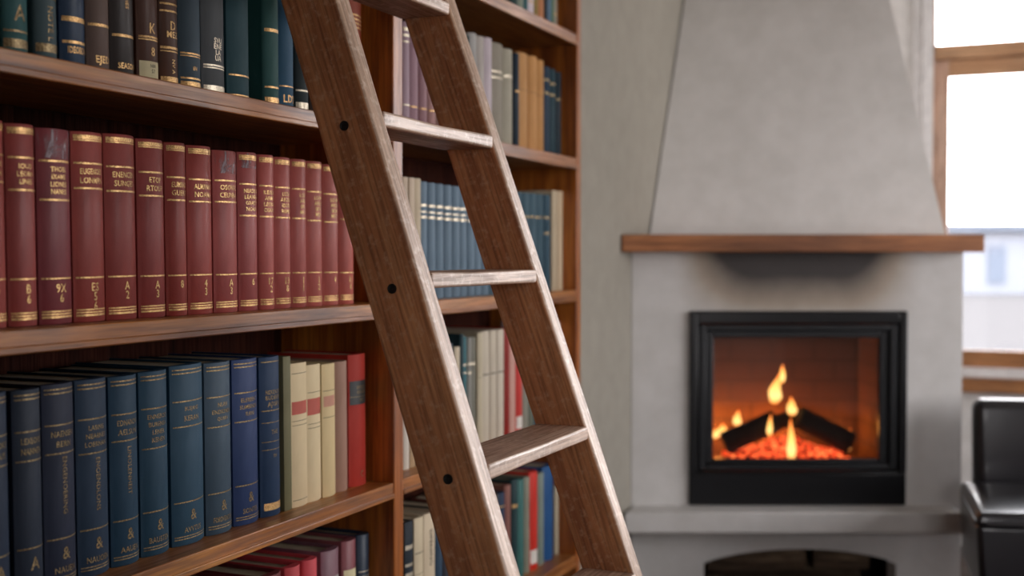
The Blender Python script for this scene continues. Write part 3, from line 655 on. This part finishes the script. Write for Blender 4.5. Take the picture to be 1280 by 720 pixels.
def make_book(name, t, h, depth, bulge, mat, colour, deco, foil, page_drop):
    root = empty(name)
    hw = t/2; cw = 0.0028
    mb = MB(); n = 12
    outer = [(-depth, -hw), (-bulge-0.014, -hw), (-bulge-0.009, -hw+0.0011), (-bulge-0.003, -hw+0.0003)]
    outer += [(arc(t, bulge, y), y) for y in [(-hw + t*i/n)*0.985 for i in range(n+1)]]
    outer += [(-bulge-0.003, hw-0.0003), (-bulge-0.009, hw-0.0011), (-bulge-0.014, hw), (-depth, hw)]
    inner = [(-depth, hw-cw), (-bulge-0.007, hw-cw), (-bulge-0.007, -hw+cw), (-depth, -hw+cw)]
    no, ni = len(outer), len(inner)
    V = []
    for z, ins in ((0, 0.0007), (0.0012, 0), (h-0.0012, 0), (h, 0.0007)):
        for i, (x, y) in enumerate(outer):
            sx = -ins if x > -bulge-0.004 else 0
            V.append((x+sx, y*(1-ins/hw), z))
        for x, y in inner: V.append((x, y, z))
    N = no+ni; F = []
    for L in range(3):
        for i in range(N):
            F.append((L*N+i, L*N+(i+1)%N, (L+1)*N+(i+1)%N, (L+1)*N+i))
    F += [tuple(range(N-1, -1, -1)), tuple(3*N+i for i in range(N))]
    mb.add(V, F)
    c = mb.build('cover', M[mat], root, smooth=38); c.color = colour
    pb = MB(); pb.box(-depth+0.004, -bulge-0.0075, -hw+cw+0.0002, hw-cw-0.0002, 0.002, h-page_drop)
    pb.build('page_block', M['pages'], root)
    items = []
    for d in deco:
        if d[0] == 'b': items.append((d[1]*h-d[2]/2, d[1]*h+d[2]/2, d, foil))
        elif d[0] == 'l':
            lb = MB(); spine_strip(lb, t, bulge, d[1]*h, d[2]*h, hw*0.94-d[4]*0.5, 0.00035)
            lb.build('worn_glare_patch' if d[3] == 'scuff' else 'label_or_highlight', M[d[3]], root, smooth=60)  # scuffs carry painted glare; the blue strip is a painted highlight
        else:
            vs, fs, gw, gh = GLYPH[d[3]]
            if d[0] == 't':
                sy = d[2]/gh; sx = min(sy*0.9, 0.66*t/gw); P = [(x*sx, d[1]*h + y*sy) for x, y in vs]
            else:
                sx = min(d[2]/gh, 0.5*t/gh); P = [(y*sx, d[1]*h - x*sx) for x, y in vs]
            zs = [q[1] for q in P]; items.append((min(zs), max(zs), (P, fs), d[4] if len(d) > 4 else foil))
    # tooling that sits close together is one part; a rule or word on its own is another
    items.sort(key=lambda q: (q[3], q[0]))
    runs = []
    for it in items:
        if runs and it[3] == runs[-1][0][3] and it[0] - max(q[1] for q in runs[-1]) < 0.017: runs[-1].append(it)
        else: runs.append([it])
    for run in runs:
        g = MB(); lettered = False
        for z0_, z1_, d, fo_ in run:
            if d[0] == 'b': spine_strip(g, t, bulge, z0_, z1_, hw*0.90, 0.0005)
            else:
                lettered = True; g.add([(arc(t, bulge, y)+0.0006, y, z) for y, z in d[0]], d[1])
        fo_ = run[0][3]; gl = fo_ in ('gold', 'dull_gold')
        g.build(('gilt_' if gl else 'printed_') + ('lettering' if lettered else 'band'), M[fo_], root)
    return root

ORD = ['nearest','second','third','fourth','fifth','sixth','seventh','eighth','ninth','tenth','eleventh','twelfth','thirteenth','fourteenth','fifteenth','sixteenth','seventeenth','eighteenth','nineteenth','twentieth','twenty first','twenty second','twenty third','twenty fourth','twenty fifth','twenty sixth']
ORD[0] = 'first'
def book_label(key, i, n, desc):
    if key == 'T':
        return desc if i in (0, 15, 16, 17) else desc + ', %s from ladder, high shelf' % ORD[14-i]
    if key == 'R': return desc if i == 0 else desc + ', %s from ladder, red row' % ORD[15-i]
    if key == 'B': return desc + ', %s from upright, blue row' % ORD[15-i]
    if key == 'X': return desc + ', %s from upright, lowest shelf' % ORD[8-i]
    where = {'F0': 'topmost', 'F1': 'tan set', 'F2': 'blue set', 'F3': 'cream set', 'F4': 'scarlet book', 'F5': 'bottom'}[key]
    k = n-1-i
    return desc + ', %s from bookcase end, %s shelf' % (ORD[k], where)

rnd = random.Random(11)
TILT = math.radians(0.85)
for key, (v, z0, dims) in ROWS.items():
    shelfname, group, specs = BOOKS[key]
    near = key in 'TRBX'
    for i, ((u0, u1, h), spec) in enumerate(zip(dims, specs)):
        hexc, mat, desc, deco = spec[:4]
        foil = spec[4] if len(spec) > 4 else ('dull_gold' if key == 'B' else 'gold')
        t = (u1-u0) - 0.0006
        if key == 'F4' and i == len(dims)-1: u1 = 1.1085; t = u1-u0-0.001
        if key in ('F2','F3') and i == len(dims)-1: u1 = min(u1, 1.1085); t = u1-u0-0.001
        if key == 'F5' and i == len(dims)-1: u1 = 1.1085; t = u1-u0-0.001
        if key == 'X' and i == len(dims)-1: u1 = -0.004; t = u1-u0-0.001
        bulge = min(0.30*t, 0.0125) if mat != 'paper_cover' else min(0.16*t, 0.005)
        if desc.startswith('thin olive'): bulge = 0.0015
        depth = {'T': 0.19,'R': 0.20,'B': 0.21,'X': 0.20}.get(key, 0.18)
        b = make_book('book', t, h, depth, bulge, mat, hx(hexc), deco, foil, 0.007 if key == 'X' else 0.0035)
        back = rnd.uniform(0, 0.004) if key != 'R' else rnd.uniform(0, 0.0015)
        if desc.startswith('narrow black'): back = 0.05
        if key == 'F4' and i == 9: back = 0.0
        mid = (u0+u1)/2
        tilt = 0.0
        if near and key != 'X':
            tilt = TILT*max(0.0, min(1.0, (0.02-mid)/0.75))
            if key == 'B': tilt = TILT*(0.55 + 0.45*max(0.0, min(1.0, -mid/0.8)))
        lift = t/2*math.sin(tilt) + 0.0002
        b.location = room(v-back, mid, z0+lift); b.rotation_euler = (tilt, 0, -YAW)
        tag(b, book_label(key, i, len(dims), desc), 'book', group)

# ------------------------------------------------------------------ fireplace
FX = 0.9995; FY = 4.20                     # centre line and face of the breast
fp = empty('fireplace', (FX, FY, 0))
tag(fp, 'off white plastered corner fireplace with tapering hood and wooden mantel', 'fireplace')
bx0, bx1 = 0.420-FX, 1.579-FX
ix0, ix1, iz0, iz1 = 0.6221-FX, 1.3819-FX, 0.4262, 1.1078   # the stove's opening
def fdepth(x):  # distance back from the face to the room's corner walls, less a hair
    X = FX + x
    u = (X - OX - V_JOG*NX)/DX; ya = OY + V_JOG*NY + u*DY
    vv = (X - OX - U_BACK*DX)/NX; yb = OY + vv*NY + U_BACK*DY
    return min(ya, yb) - FY - 0.006
mb = MB()
th = 0.10
e = -0.0015
mb.prism([(bx0,0.352),(ix0+e,0.352),(ix0+e,1.3147),(bx0,1.3147)], 0, th)
mb.prism([(ix1-e,0.352),(bx1,0.352),(bx1,1.3147),(ix1-e,1.3147)], 0, th)
mb.prism([(ix0+e,iz1-e),(ix1-e,iz1-e),(ix1-e,1.3147),(ix0+e,1.3147)], 0, th)
mb.prism([(ix0+e,0.352),(ix1-e,0.352),(ix1-e,iz0+e),(ix0+e,iz0+e)], 0, th)
mb.box(bx0, bx0+0.06, th, fdepth(bx0), 0.352, 1.3147); mb.box(bx1-0.06, bx1, th, fdepth(bx1), 0.352, 1.3147)
mb.build('chimney_breast', M['plaster_soot'], fp)
# base under the hearth slab, with the arched log niche
nx0, nx1 = 0.6763-FX, 1.3527-FX
top = [(nx1, 0.2165)] + [(nx1+(nx0-nx1)*i/16, 0.2165 + 0.053*(1-((i/8)-1)**2)**0.75) for i in range(1,16)] + [(nx0, 0.2200)]
poly = [(bx0,0),(nx0,0)] + list(reversed(top)) + [(nx1,0),(bx1,0),(bx1,0.352),(bx0,0.352)]
mb = MB(); mb.prism(poly, 0.0, th); mb.box(bx0, bx0+0.06, th, fdepth(bx0), 0, 0.352); mb.box(bx1-0.06, bx1, th, fdepth(bx1), 0, 0.352)
mb.build('base', M['plaster'], fp)
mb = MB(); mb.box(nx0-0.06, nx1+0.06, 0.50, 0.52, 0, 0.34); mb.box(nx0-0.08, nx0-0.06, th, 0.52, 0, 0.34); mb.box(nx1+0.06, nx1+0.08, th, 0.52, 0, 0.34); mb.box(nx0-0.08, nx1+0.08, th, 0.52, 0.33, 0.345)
mb.build('niche_lining', M['niche_dark'], fp)
MB().slab([(0.3828-FX,-0.12),(1.545-FX,-0.12),(1.545-FX,0.04),(0.3828+0.16*0.4333-FX,0.04)], 0.3494, 0.4255).build('hearth_slab', M['plaster'], fp, bevel=0.008)
mt = MB().slab([(0.3718-FX,-0.12),(1.6068-FX,-0.12),(1.6068-FX,0.30),(0.3718+0.42*0.4333-FX,0.30)], 1.3147, 1.3744).build('mantel_shelf', M['mantel'], fp, bevel=0.004)
# hood: leans back to the corner and narrows
zb, zt = 1.3744, CEIL-0.002
k = (zt-1.39)/(2.241-1.39)
cb = 1.0058-FX; wb, wt = 0.521, 0.521-0.137*k
yb, yt = 0.03, 0.03+0.207*k
def on_wall(x, y):   # where the line of sight along the hood's edge meets the side wall
    k_ = (FX+x)/(FY+y)
    X0, Y0 = OX+(V_JOG+0.006)*NX, OY+(V_JOG+0.006)*NY
    u = (k_*Y0 - X0)/(DX - k_*DY); return (X0+u*DX-FX, Y0+u*DY-FY)
def hood_plan(xl, xr, y):
    return [on_wall(xl, y), (xr, y), (xr, fdepth(xr))]
mb = MB()
p0, p1 = hood_plan(cb-wb, cb+wb, yb), hood_plan(cb-wt, cb+wt, yt); n_ = len(p0)
for i in range(n_-1):
    N_ = 12
    q0 = [Vector((*p0[i], zb)).lerp(Vector((*p1[i], zt)), j/N_) for j in range(N_+1)]; q1 = [Vector((*p0[i+1], zb)).lerp(Vector((*p1[i+1], zt)), j/N_) for j in range(N_+1)]
    mb.add(q0+q1, [(j, N_+1+j, N_+2+j, j+1) for j in range(N_)])
hd = mb.build('hood', M['plaster_hood'], fp, smooth=40)


# stove insert
st = empty('stove_insert', (FX, FY, 0))
tag(st, 'black metal wood stove insert with glass door built into the fireplace', 'stove')
def ring(mb, x0, x1, z0, z1, wl, wr, wb_, wt_, y0, y1):
    mb.box(x0, x0+wl, y0, y1, z0, z1); mb.box(x1-wr, x1, y0, y1, z0, z1)
    mb.box(x0+wl, x1-wr, y0, y1, z0, z0+wb_); mb.box(x0+wl, x1-wr, y0, y1, z1-wt_, z1)
gx0, gx1, gz0, gz1 = 0.708-FX, 1.2905-FX, 0.5872, 1.0138
ox0, ox1, oz0, oz1 = 0.6503-FX, 1.3555-FX, 0.5477, 1.0657
mb = MB(); ring(mb, ix0, ix1, 0.5400, iz1, ox0-ix0, ix1-ox1, 0.008, iz1-oz1, -0.018, 0.032)
mb.build('outer_frame', M['black_metal_b'], st, bevel=0.004)
mb = MB(); ring(mb, ox0+0.004, ox1-0.004, oz0+0.002, oz1-0.004, 0.026, 0.028, 0.022, 0.022, -0.010, 0.02)
ring(mb, ox0+0.03, ox1-0.032, oz0+0.024, oz1-0.026, gx0-ox0-0.03, ox1-gx1-0.032, gz0-oz0-0.024, oz1-gz1-0.026, 0.004, 0.03)
mb.build('door_frame', M['black_metal'], st, bevel=0.004)
MB().box(ix0, ix1, -0.014, 0.05, iz0+0.0005, 0.5395).build('lower_panel', M['black_metal_b'], st, bevel=0.004)
MB().box(gx0-0.008, gx1+0.008, 0.012, 0.016, gz0-0.008, gz1+0.008).build('door_glass', M['fire_glass'], st)
fb = MB(); fx0, fx1, fz0, fz1, fy0, fy1 = gx0-0.04, gx1+0.04, gz0-0.05, gz1+0.06, 0.034, 0.40
fb.box(fx0, fx1, fy1, fy1+0.02, fz0, fz1); fb.box(fx0-0.02, fx0, fy0, fy1+0.02, fz0, fz1); fb.box(fx1, fx1+0.02, fy0, fy1+0.02, fz0, fz1)
fb.box(fx0-0.02, fx1+0.02, fy0, fy1+0.02, fz0-0.02, fz0); fb.box(fx0-0.02, fx1+0.02, fy0, fy1+0.02, fz1, fz1+0.02)
fb.build('firebox', M['brick'], st)
FZ = fz0                                    # firebox floor

def log_mesh(length, r0, seed, mats, segs=22, n=14):
    mb = MB(); V = []; F = []
    for i in range(segs+1):
        x = -length/2 + length*i/segs
        for k in range(n):
            a = 2*PI*k/n
            r = r0*(1 + 0.16*noise.noise(Vector((math.cos(a)*1.3+seed, math.sin(a)*1.3, x*6))) + 0.05*noise.noise(Vector((math.cos(a)*5, math.sin(a)*5+seed, x*20))))
            V.append((x, r*math.cos(a), r*math.sin(a)))
    for i in range(segs):
        for k in range(n): F.append((i*n+k, i*n+(k+1)%n, (i+1)*n+(k+1)%n, (i+1)*n+k))
    mb.add(V, F)
    mb.cur = 1
    mb.add(V[:n], [tuple(range(n))]); mb.add(V[-n:], [tuple(range(n))])
    return mb
def fire_log(ax, az, bx, bz, y, r, seed, label):
    a = Vector((ax, az)); b = Vector((bx, bz)); L = (b-a).length
    o = log_mesh(L, r, seed, None).build('burning_log', [M['char'], M['char']], None, smooth=50)
    o.location = ((ax+bx)/2, y, (az+bz)/2); o.rotation_euler = (0, -math.atan2(bz-az, bx-ax), 0)
    tag(o, label, 'log', 'burning logs')
fire_log(0.775, 0.618, 0.965, 0.700, FY+0.170, 0.041, 1.0, 'charred log rising from the bookcase side of the glowing ember bed')
fire_log(1.045, 0.715, 1.232, 0.618, FY+0.165, 0.043, 5.0, 'charred log sloping down towards the window side of the fire')
fire_log(0.93, 0.66, 1.06, 0.70, FY+0.275, 0.030, 9.0, 'dark log lying crosswise behind the flames')
# ember bed: lumps lie round the logs and the feet of the flames
LOGS = [(0.775,0.618,0.965,0.700,FY+0.170,0.047),(1.045,0.715,1.232,0.618,FY+0.165,0.049),(0.93,0.66,1.06,0.70,FY+0.275,0.034)]
def seg_dist(x, y, z, ax, az, bx, bz, ly, r):
    a, b, p = Vector((ax,ly,az)), Vector((bx,ly,bz)), Vector((x,y,z))
    t = max(0, min(1, (p-a).dot(b-a)/(b-a).length_squared)); return (p-a.lerp(b, t)).length - r
FLAMES = [(0.998,FY+0.07,0.565,0.017),(1.256,FY+0.26,0.575,0.010),(0.752,FY+0.23,0.625,0.014),(0.778,FY+0.23,0.63,0.026)]
mb = MB(); er = random.Random(5)
for i in range(330):
    x = er.uniform(0.80, 1.235); y = FY + er.uniform(0.066, 0.30)
    hgt = 0.07*math.exp(-((x-1.0)/0.13)**2)*(0.4+0.6*math.exp(-((y-FY-0.17)/0.09)**2)) + 0.012
    r = er.uniform(0.010, 0.019); z = FZ + 0.024 + er.uniform(0, 1)*hgt
    near_log = min(seg_dist(x, y, z, *g) for g in LOGS)
    if near_log < r*1.75 or any(math.hypot(x-fx_, y-fy_) < fw_*1.4+r*1.6 and z+r > fz_-0.004 for fx_, fy_, fz_, fw_ in FLAMES): continue
    bmx = bmesh.new(); bmesh.ops.create_icosphere(bmx, subdivisions=1, radius=r)
    for vv in bmx.verts: vv.co *= 1 + 0.35*noise.noise(vv.co*60 + Vector((i,0,0)))
    mb.add([(q.co.x*1.3+x, q.co.y+y, q.co.z*0.8+z) for q in bmx.verts], [tuple(q.index for q in f.verts) for f in bmx.faces]); bmx.free()
eb = mb.build('ember_bed', M['ember'], None, smooth=60)
tag(eb, 'bed of glowing red orange embers under the logs in the stove', 'embers', None, 'stuff')
# flames
fire = empty('fire', (1.0, FY+0.18, FZ))
tag(fire, 'yellow and orange flames rising between the logs inside the stove', 'fire')
def flame(x, y, z, w, h, bend, seed):
    mb = MB(); n = 12; S_ = 12; V = []; F = []
    for i in range(S_+1):
        t = i/S_
        r = w*(math.sin(PI*min(1, t*0.97+0.03)**0.62))*(1-0.25*t) + 0.0004
        cx = bend*t*t + 0.25*w*noise.noise(Vector((t*3, seed, 0))); cy = 0.2*w*noise.noise(Vector((0, t*3, seed)))
        for k in range(n): V.append((x+cx+r*math.cos(2*PI*k/n), y+cy+r*0.6*math.sin(2*PI*k/n), z+h*t))
    for i in range(S_):
        for k in range(n): F.append((i*n+k, i*n+(k+1)%n, (i+1)*n+(k+1)%n, (i+1)*n+k))
    F += [tuple(range(n-1,-1,-1)), tuple(S_*n+k for k in range(n))]
    mb.add(V, F); mb.build('flame', M['flame'], fire, smooth=80)
def fl(X, z0, z1, w, bend, seed, dy=0.0): flame(X-1.0, dy, z0-FZ, w, z1-z0, bend, seed)
fl(0.960, 0.762, 0.875, 0.026, 0.020, 1)
fl(0.992, 0.835, 0.905, 0.013, 0.004, 2, 0.02)
fl(1.030, 0.715, 0.785, 0.020, -0.004, 3, 0.02)
fl(0.830, 0.675, 0.735, 0.017, 0.004, 4, 0.03)
fl(0.778, 0.630, 0.682, 0.026, 0.006, 5, 0.05)
fl(0.752, 0.625, 0.665, 0.014, 0.003, 6, 0.05)
fl(0.998, 0.565, 0.725, 0.017, -0.004, 7, -0.11)
fl(0.925, 0.655, 0.735, 0.011, 0.004, 9, -0.085)
fl(1.256, 0.575, 0.66, 0.010, 0.006, 10, 0.08)

# firewood in the niche under the hearth
for i, (x, z, y, r, L_, rz) in enumerate([(0.99,0.066,0.19,0.062,0.58,0.03),(1.03,0.072,0.35,0.068,0.56,-0.04),(0.90,0.182,0.23,0.050,0.36,0.05),(1.22,0.182,0.24,0.046,0.20,-0.10)]):
    o = log_mesh(L_, r, 20+i*3, None).build('firewood_log', [M['bark'], M['cutwood']], None, smooth=50)
    o.location = (x, FY+y, z); o.rotation_euler = (0, 0, rz)
    tag(o, ['firewood log lying across the front of the niche floor','firewood log lying behind on the niche floor','bark covered log resting on top under the arch','short firewood log on top at the window end'][i], 'log', 'firewood in the niche')

# ------------------------------------------------------------------ black hide chair
ch = empty('leather_chair', (1.714, 3.696, 0), math.radians(-8))
tag(ch, 'black leather chair with padded seat beside the fireplace below the window', 'chair')
def soft(name, pts_lo, pts_hi, z0, z1, bev, parent, mat, crown=0.0, segs=5):
    # a cushion between two four-cornered outlines, its edges rounded
    bm = bmesh.new()
    lo = [bm.verts.new((x,y,z0)) for x,y in pts_lo]; hi = [bm.verts.new((x,y,z1)) for x,y in pts_hi]
    bm.faces.new(lo[::-1]); bm.faces.new(hi)
    for i in range(4): bm.faces.new((lo[i], lo[(i+1)%4], hi[(i+1)%4], hi[i]))
    bmesh.ops.recalc_face_normals(bm, faces=bm.faces)
    bmesh.ops.bevel(bm, geom=bm.edges[:], offset=bev, segments=segs, profile=0.5, affect='EDGES')
    if crown:
        bmesh.ops.subdivide_edges(bm, edges=[e_ for e_ in bm.edges if e_.calc_length() > 0.1], cuts=7, use_grid_fill=True)
        xs = [q[0] for q in pts_hi]; ys = [q[1] for q in pts_hi]
        cx, cy = sum(xs)/4, sum(ys)/4; wx = (max(xs)-min(xs))/2; wy = (max(ys)-min(ys))/2
        for v_ in bm.verts:
            if v_.co.z > z1-0.004:
                v_.co.z += crown*max(0, 1-((v_.co.x-cx)/wx)**2)*max(0, 1-((v_.co.y-cy)/wy)**2) + 0.004*noise.noise(v_.co*9)
    me = bpy.data.meshes.new(name); bm.to_mesh(me); bm.free(); me.materials.append(mat)
    for p in me.polygons: p.use_smooth = True
    o = bpy.data.objects.new(name, me); COL.objects.link(o); o.parent = parent; return o
F4 = lambda a, b, y0, y1: [(-a,y0),(a,y0),(b,y1),(-b,y1)]
soft('seat_base', F4(0.305,0.25,-0.245,0.25), F4(0.325,0.262,-0.255,0.25), 0.29, 0.518, 0.022, ch, M['hide'])
cu = soft('seat_cushion', F4(0.325,0.262,-0.262,0.25), F4(0.318,0.255,-0.255,0.25), 0.512, 0.550, 0.014, ch, M['hide'], crown=0.016)
pp = []
for (x, y) in F4(0.304,0.243,-0.243,0.243): pp.append(Vector((x,y,0.546)))
loop = []
for i in range(4):
    a, b = pp[i], pp[(i+1)%4]
    for j in range(12): loop.append(a.lerp(b, 0.04+0.92*j/11))
loop.append(loop[0].copy())
MB().tube(loop, 0.0055, 8, False).build('piping', M['piping'], cu, smooth=60)
MB().tube([Vector((p_.x*1.065, p_.y*1.065 if p_.y < 0 else p_.y, 0.519)) for p_ in loop], 0.0055, 8, False).build('piping', M['piping'], cu, smooth=60)
bk = soft('backrest', F4(0.205,0.205,0.252,0.345), F4(0.212,0.206,0.262,0.355), 0.46, 0.822, 0.035, ch, M['hide'])
bm = bmesh.new(); bm.from_mesh(bk.data)
bm.to_mesh(bk.data); bm.free()
for (x, y, tx, ty) in ((-0.25,-0.20,-0.01,-0.01),(0.25,-0.20,0.01,-0.01),(-0.20,0.21,-0.005,0.03),(0.20,0.21,0.005,0.03)):
    mb = MB(); a, b = 0.024, 0.016
    mb.hexa([(x+tx-b,y+ty-b,0),(x+tx+b,y+ty-b,0),(x+tx+b,y+ty+b,0),(x+tx-b,y+ty+b,0),(x-a,y-a,0.31),(x+a,y-a,0.31),(x+a,y+a,0.31),(x-a,y+a,0.31)])
    mb.build('leg', M['case_z'], ch, bevel=0.003)

# ------------------------------------------------------------------ light
def portal(name, v, u, z, sx, sy, rot):
    li = bpy.data.lights.new(name, 'AREA'); li.shape = 'RECTANGLE'; li.size = sx; li.size_y = sy; li.cycles.is_portal = True
    o = bpy.data.objects.new(name, li); COL.objects.link(o); o.location = room(v, u, z); o.rotation_euler = rot; return o
portal('window_daylight', (WV0+WV1)/2, U_BACK+0.07, (WZ0+WZ1)/2, WV1-WV0, WZ1-WZ0, (-PI/2, 0, -YAW))
portal('window_daylight', V_FAR+0.10, (SU0+SU1)/2, (SZ0+SZ1)/2, SU1-SU0, SZ1-SZ0, (PI/2, 0, PI/2-YAW))
portal('window_daylight', (RV0+RV1)/2, U_REAR-0.10, (RZ0+RZ1)/2, RV1-RV0, RZ1-RZ0, (PI/2, 0, -YAW))  # portal of the added fill window
fl_ = bpy.data.lights.new('fire_glow', 'POINT'); fl_.energy = 3.4; fl_.color = (1.0, 0.30, 0.06); fl_.shadow_soft_size = 0.05
fo = bpy.data.objects.new('fire_glow', fl_); COL.objects.link(fo); fo.location = (0.98, FY+0.32, 0.64)

for X_, e_ in ((0.775, 2.0), (1.235, 0.5)):
    g2 = bpy.data.lights.new('fire_glow', 'POINT'); g2.energy = e_; g2.color = (1.0, 0.36, 0.07); g2.shadow_soft_size = 0.03
    go = bpy.data.objects.new('fire_glow', g2); COL.objects.link(go); go.location = (X_, FY+0.30, 0.66)
w = bpy.data.worlds.new('sky'); scene.world = w; w.use_nodes = True
nt = w.node_tree; nt.nodes.clear()
wo = nt.nodes.new('ShaderNodeOutputWorld'); bg = nt.nodes.new('ShaderNodeBackground')
tc = nt.nodes.new('ShaderNodeTexCoord'); sp = nt.nodes.new('ShaderNodeSeparateXYZ'); rp = nt.nodes.new('ShaderNodeValToRGB')
nt.links.new(tc.outputs['Generated'], sp.inputs[0]); nt.links.new(sp.outputs['Z'], rp.inputs[0])
rp.color_ramp.elements[0].position = 0.0; rp.color_ramp.elements[0].color = (1.0, 0.95, 0.94, 1)
rp.color_ramp.elements[1].position = 0.8; rp.color_ramp.elements[1].color = (0.90, 0.93, 1.0, 1)
nt.links.new(rp.outputs[0], bg.inputs[0]); bg.inputs[1].default_value = 10.5
nt.links.new(bg.outputs[0], wo.inputs[0])

# ------------------------------------------------------------------ camera
cam = bpy.data.cameras.new('camera'); cam.sensor_width = 36.0; cam.lens = 36.0*1500/1280
cam.dof.use_dof = True; cam.dof.focus_distance = 2.02; cam.dof.aperture_fstop = 2.4
cam.clip_start = 0.05; cam.clip_end = 500
co = bpy.data.objects.new('camera', cam); COL.objects.link(co)
co.location = (0, 0, EYE); co.rotation_euler = (PI/2 - math.atan(39.6/1500), 0, 0)
scene.camera = co

vs_ = scene.view_settings
vs_.view_transform = 'Standard'; vs_.look = 'None'; vs_.gamma = 1.0; vs_.exposure = 0.0; vs_.use_curve_mapping = False
cy = scene.cycles
cy.use_denoising = True; cy.max_bounces = 10; cy.diffuse_bounces = 5; cy.glossy_bounces = 5; cy.transparent_max_bounces = 16
cy.sample_clamp_indirect = 6.0; cy.caustics_reflective = False; cy.caustics_refractive = False
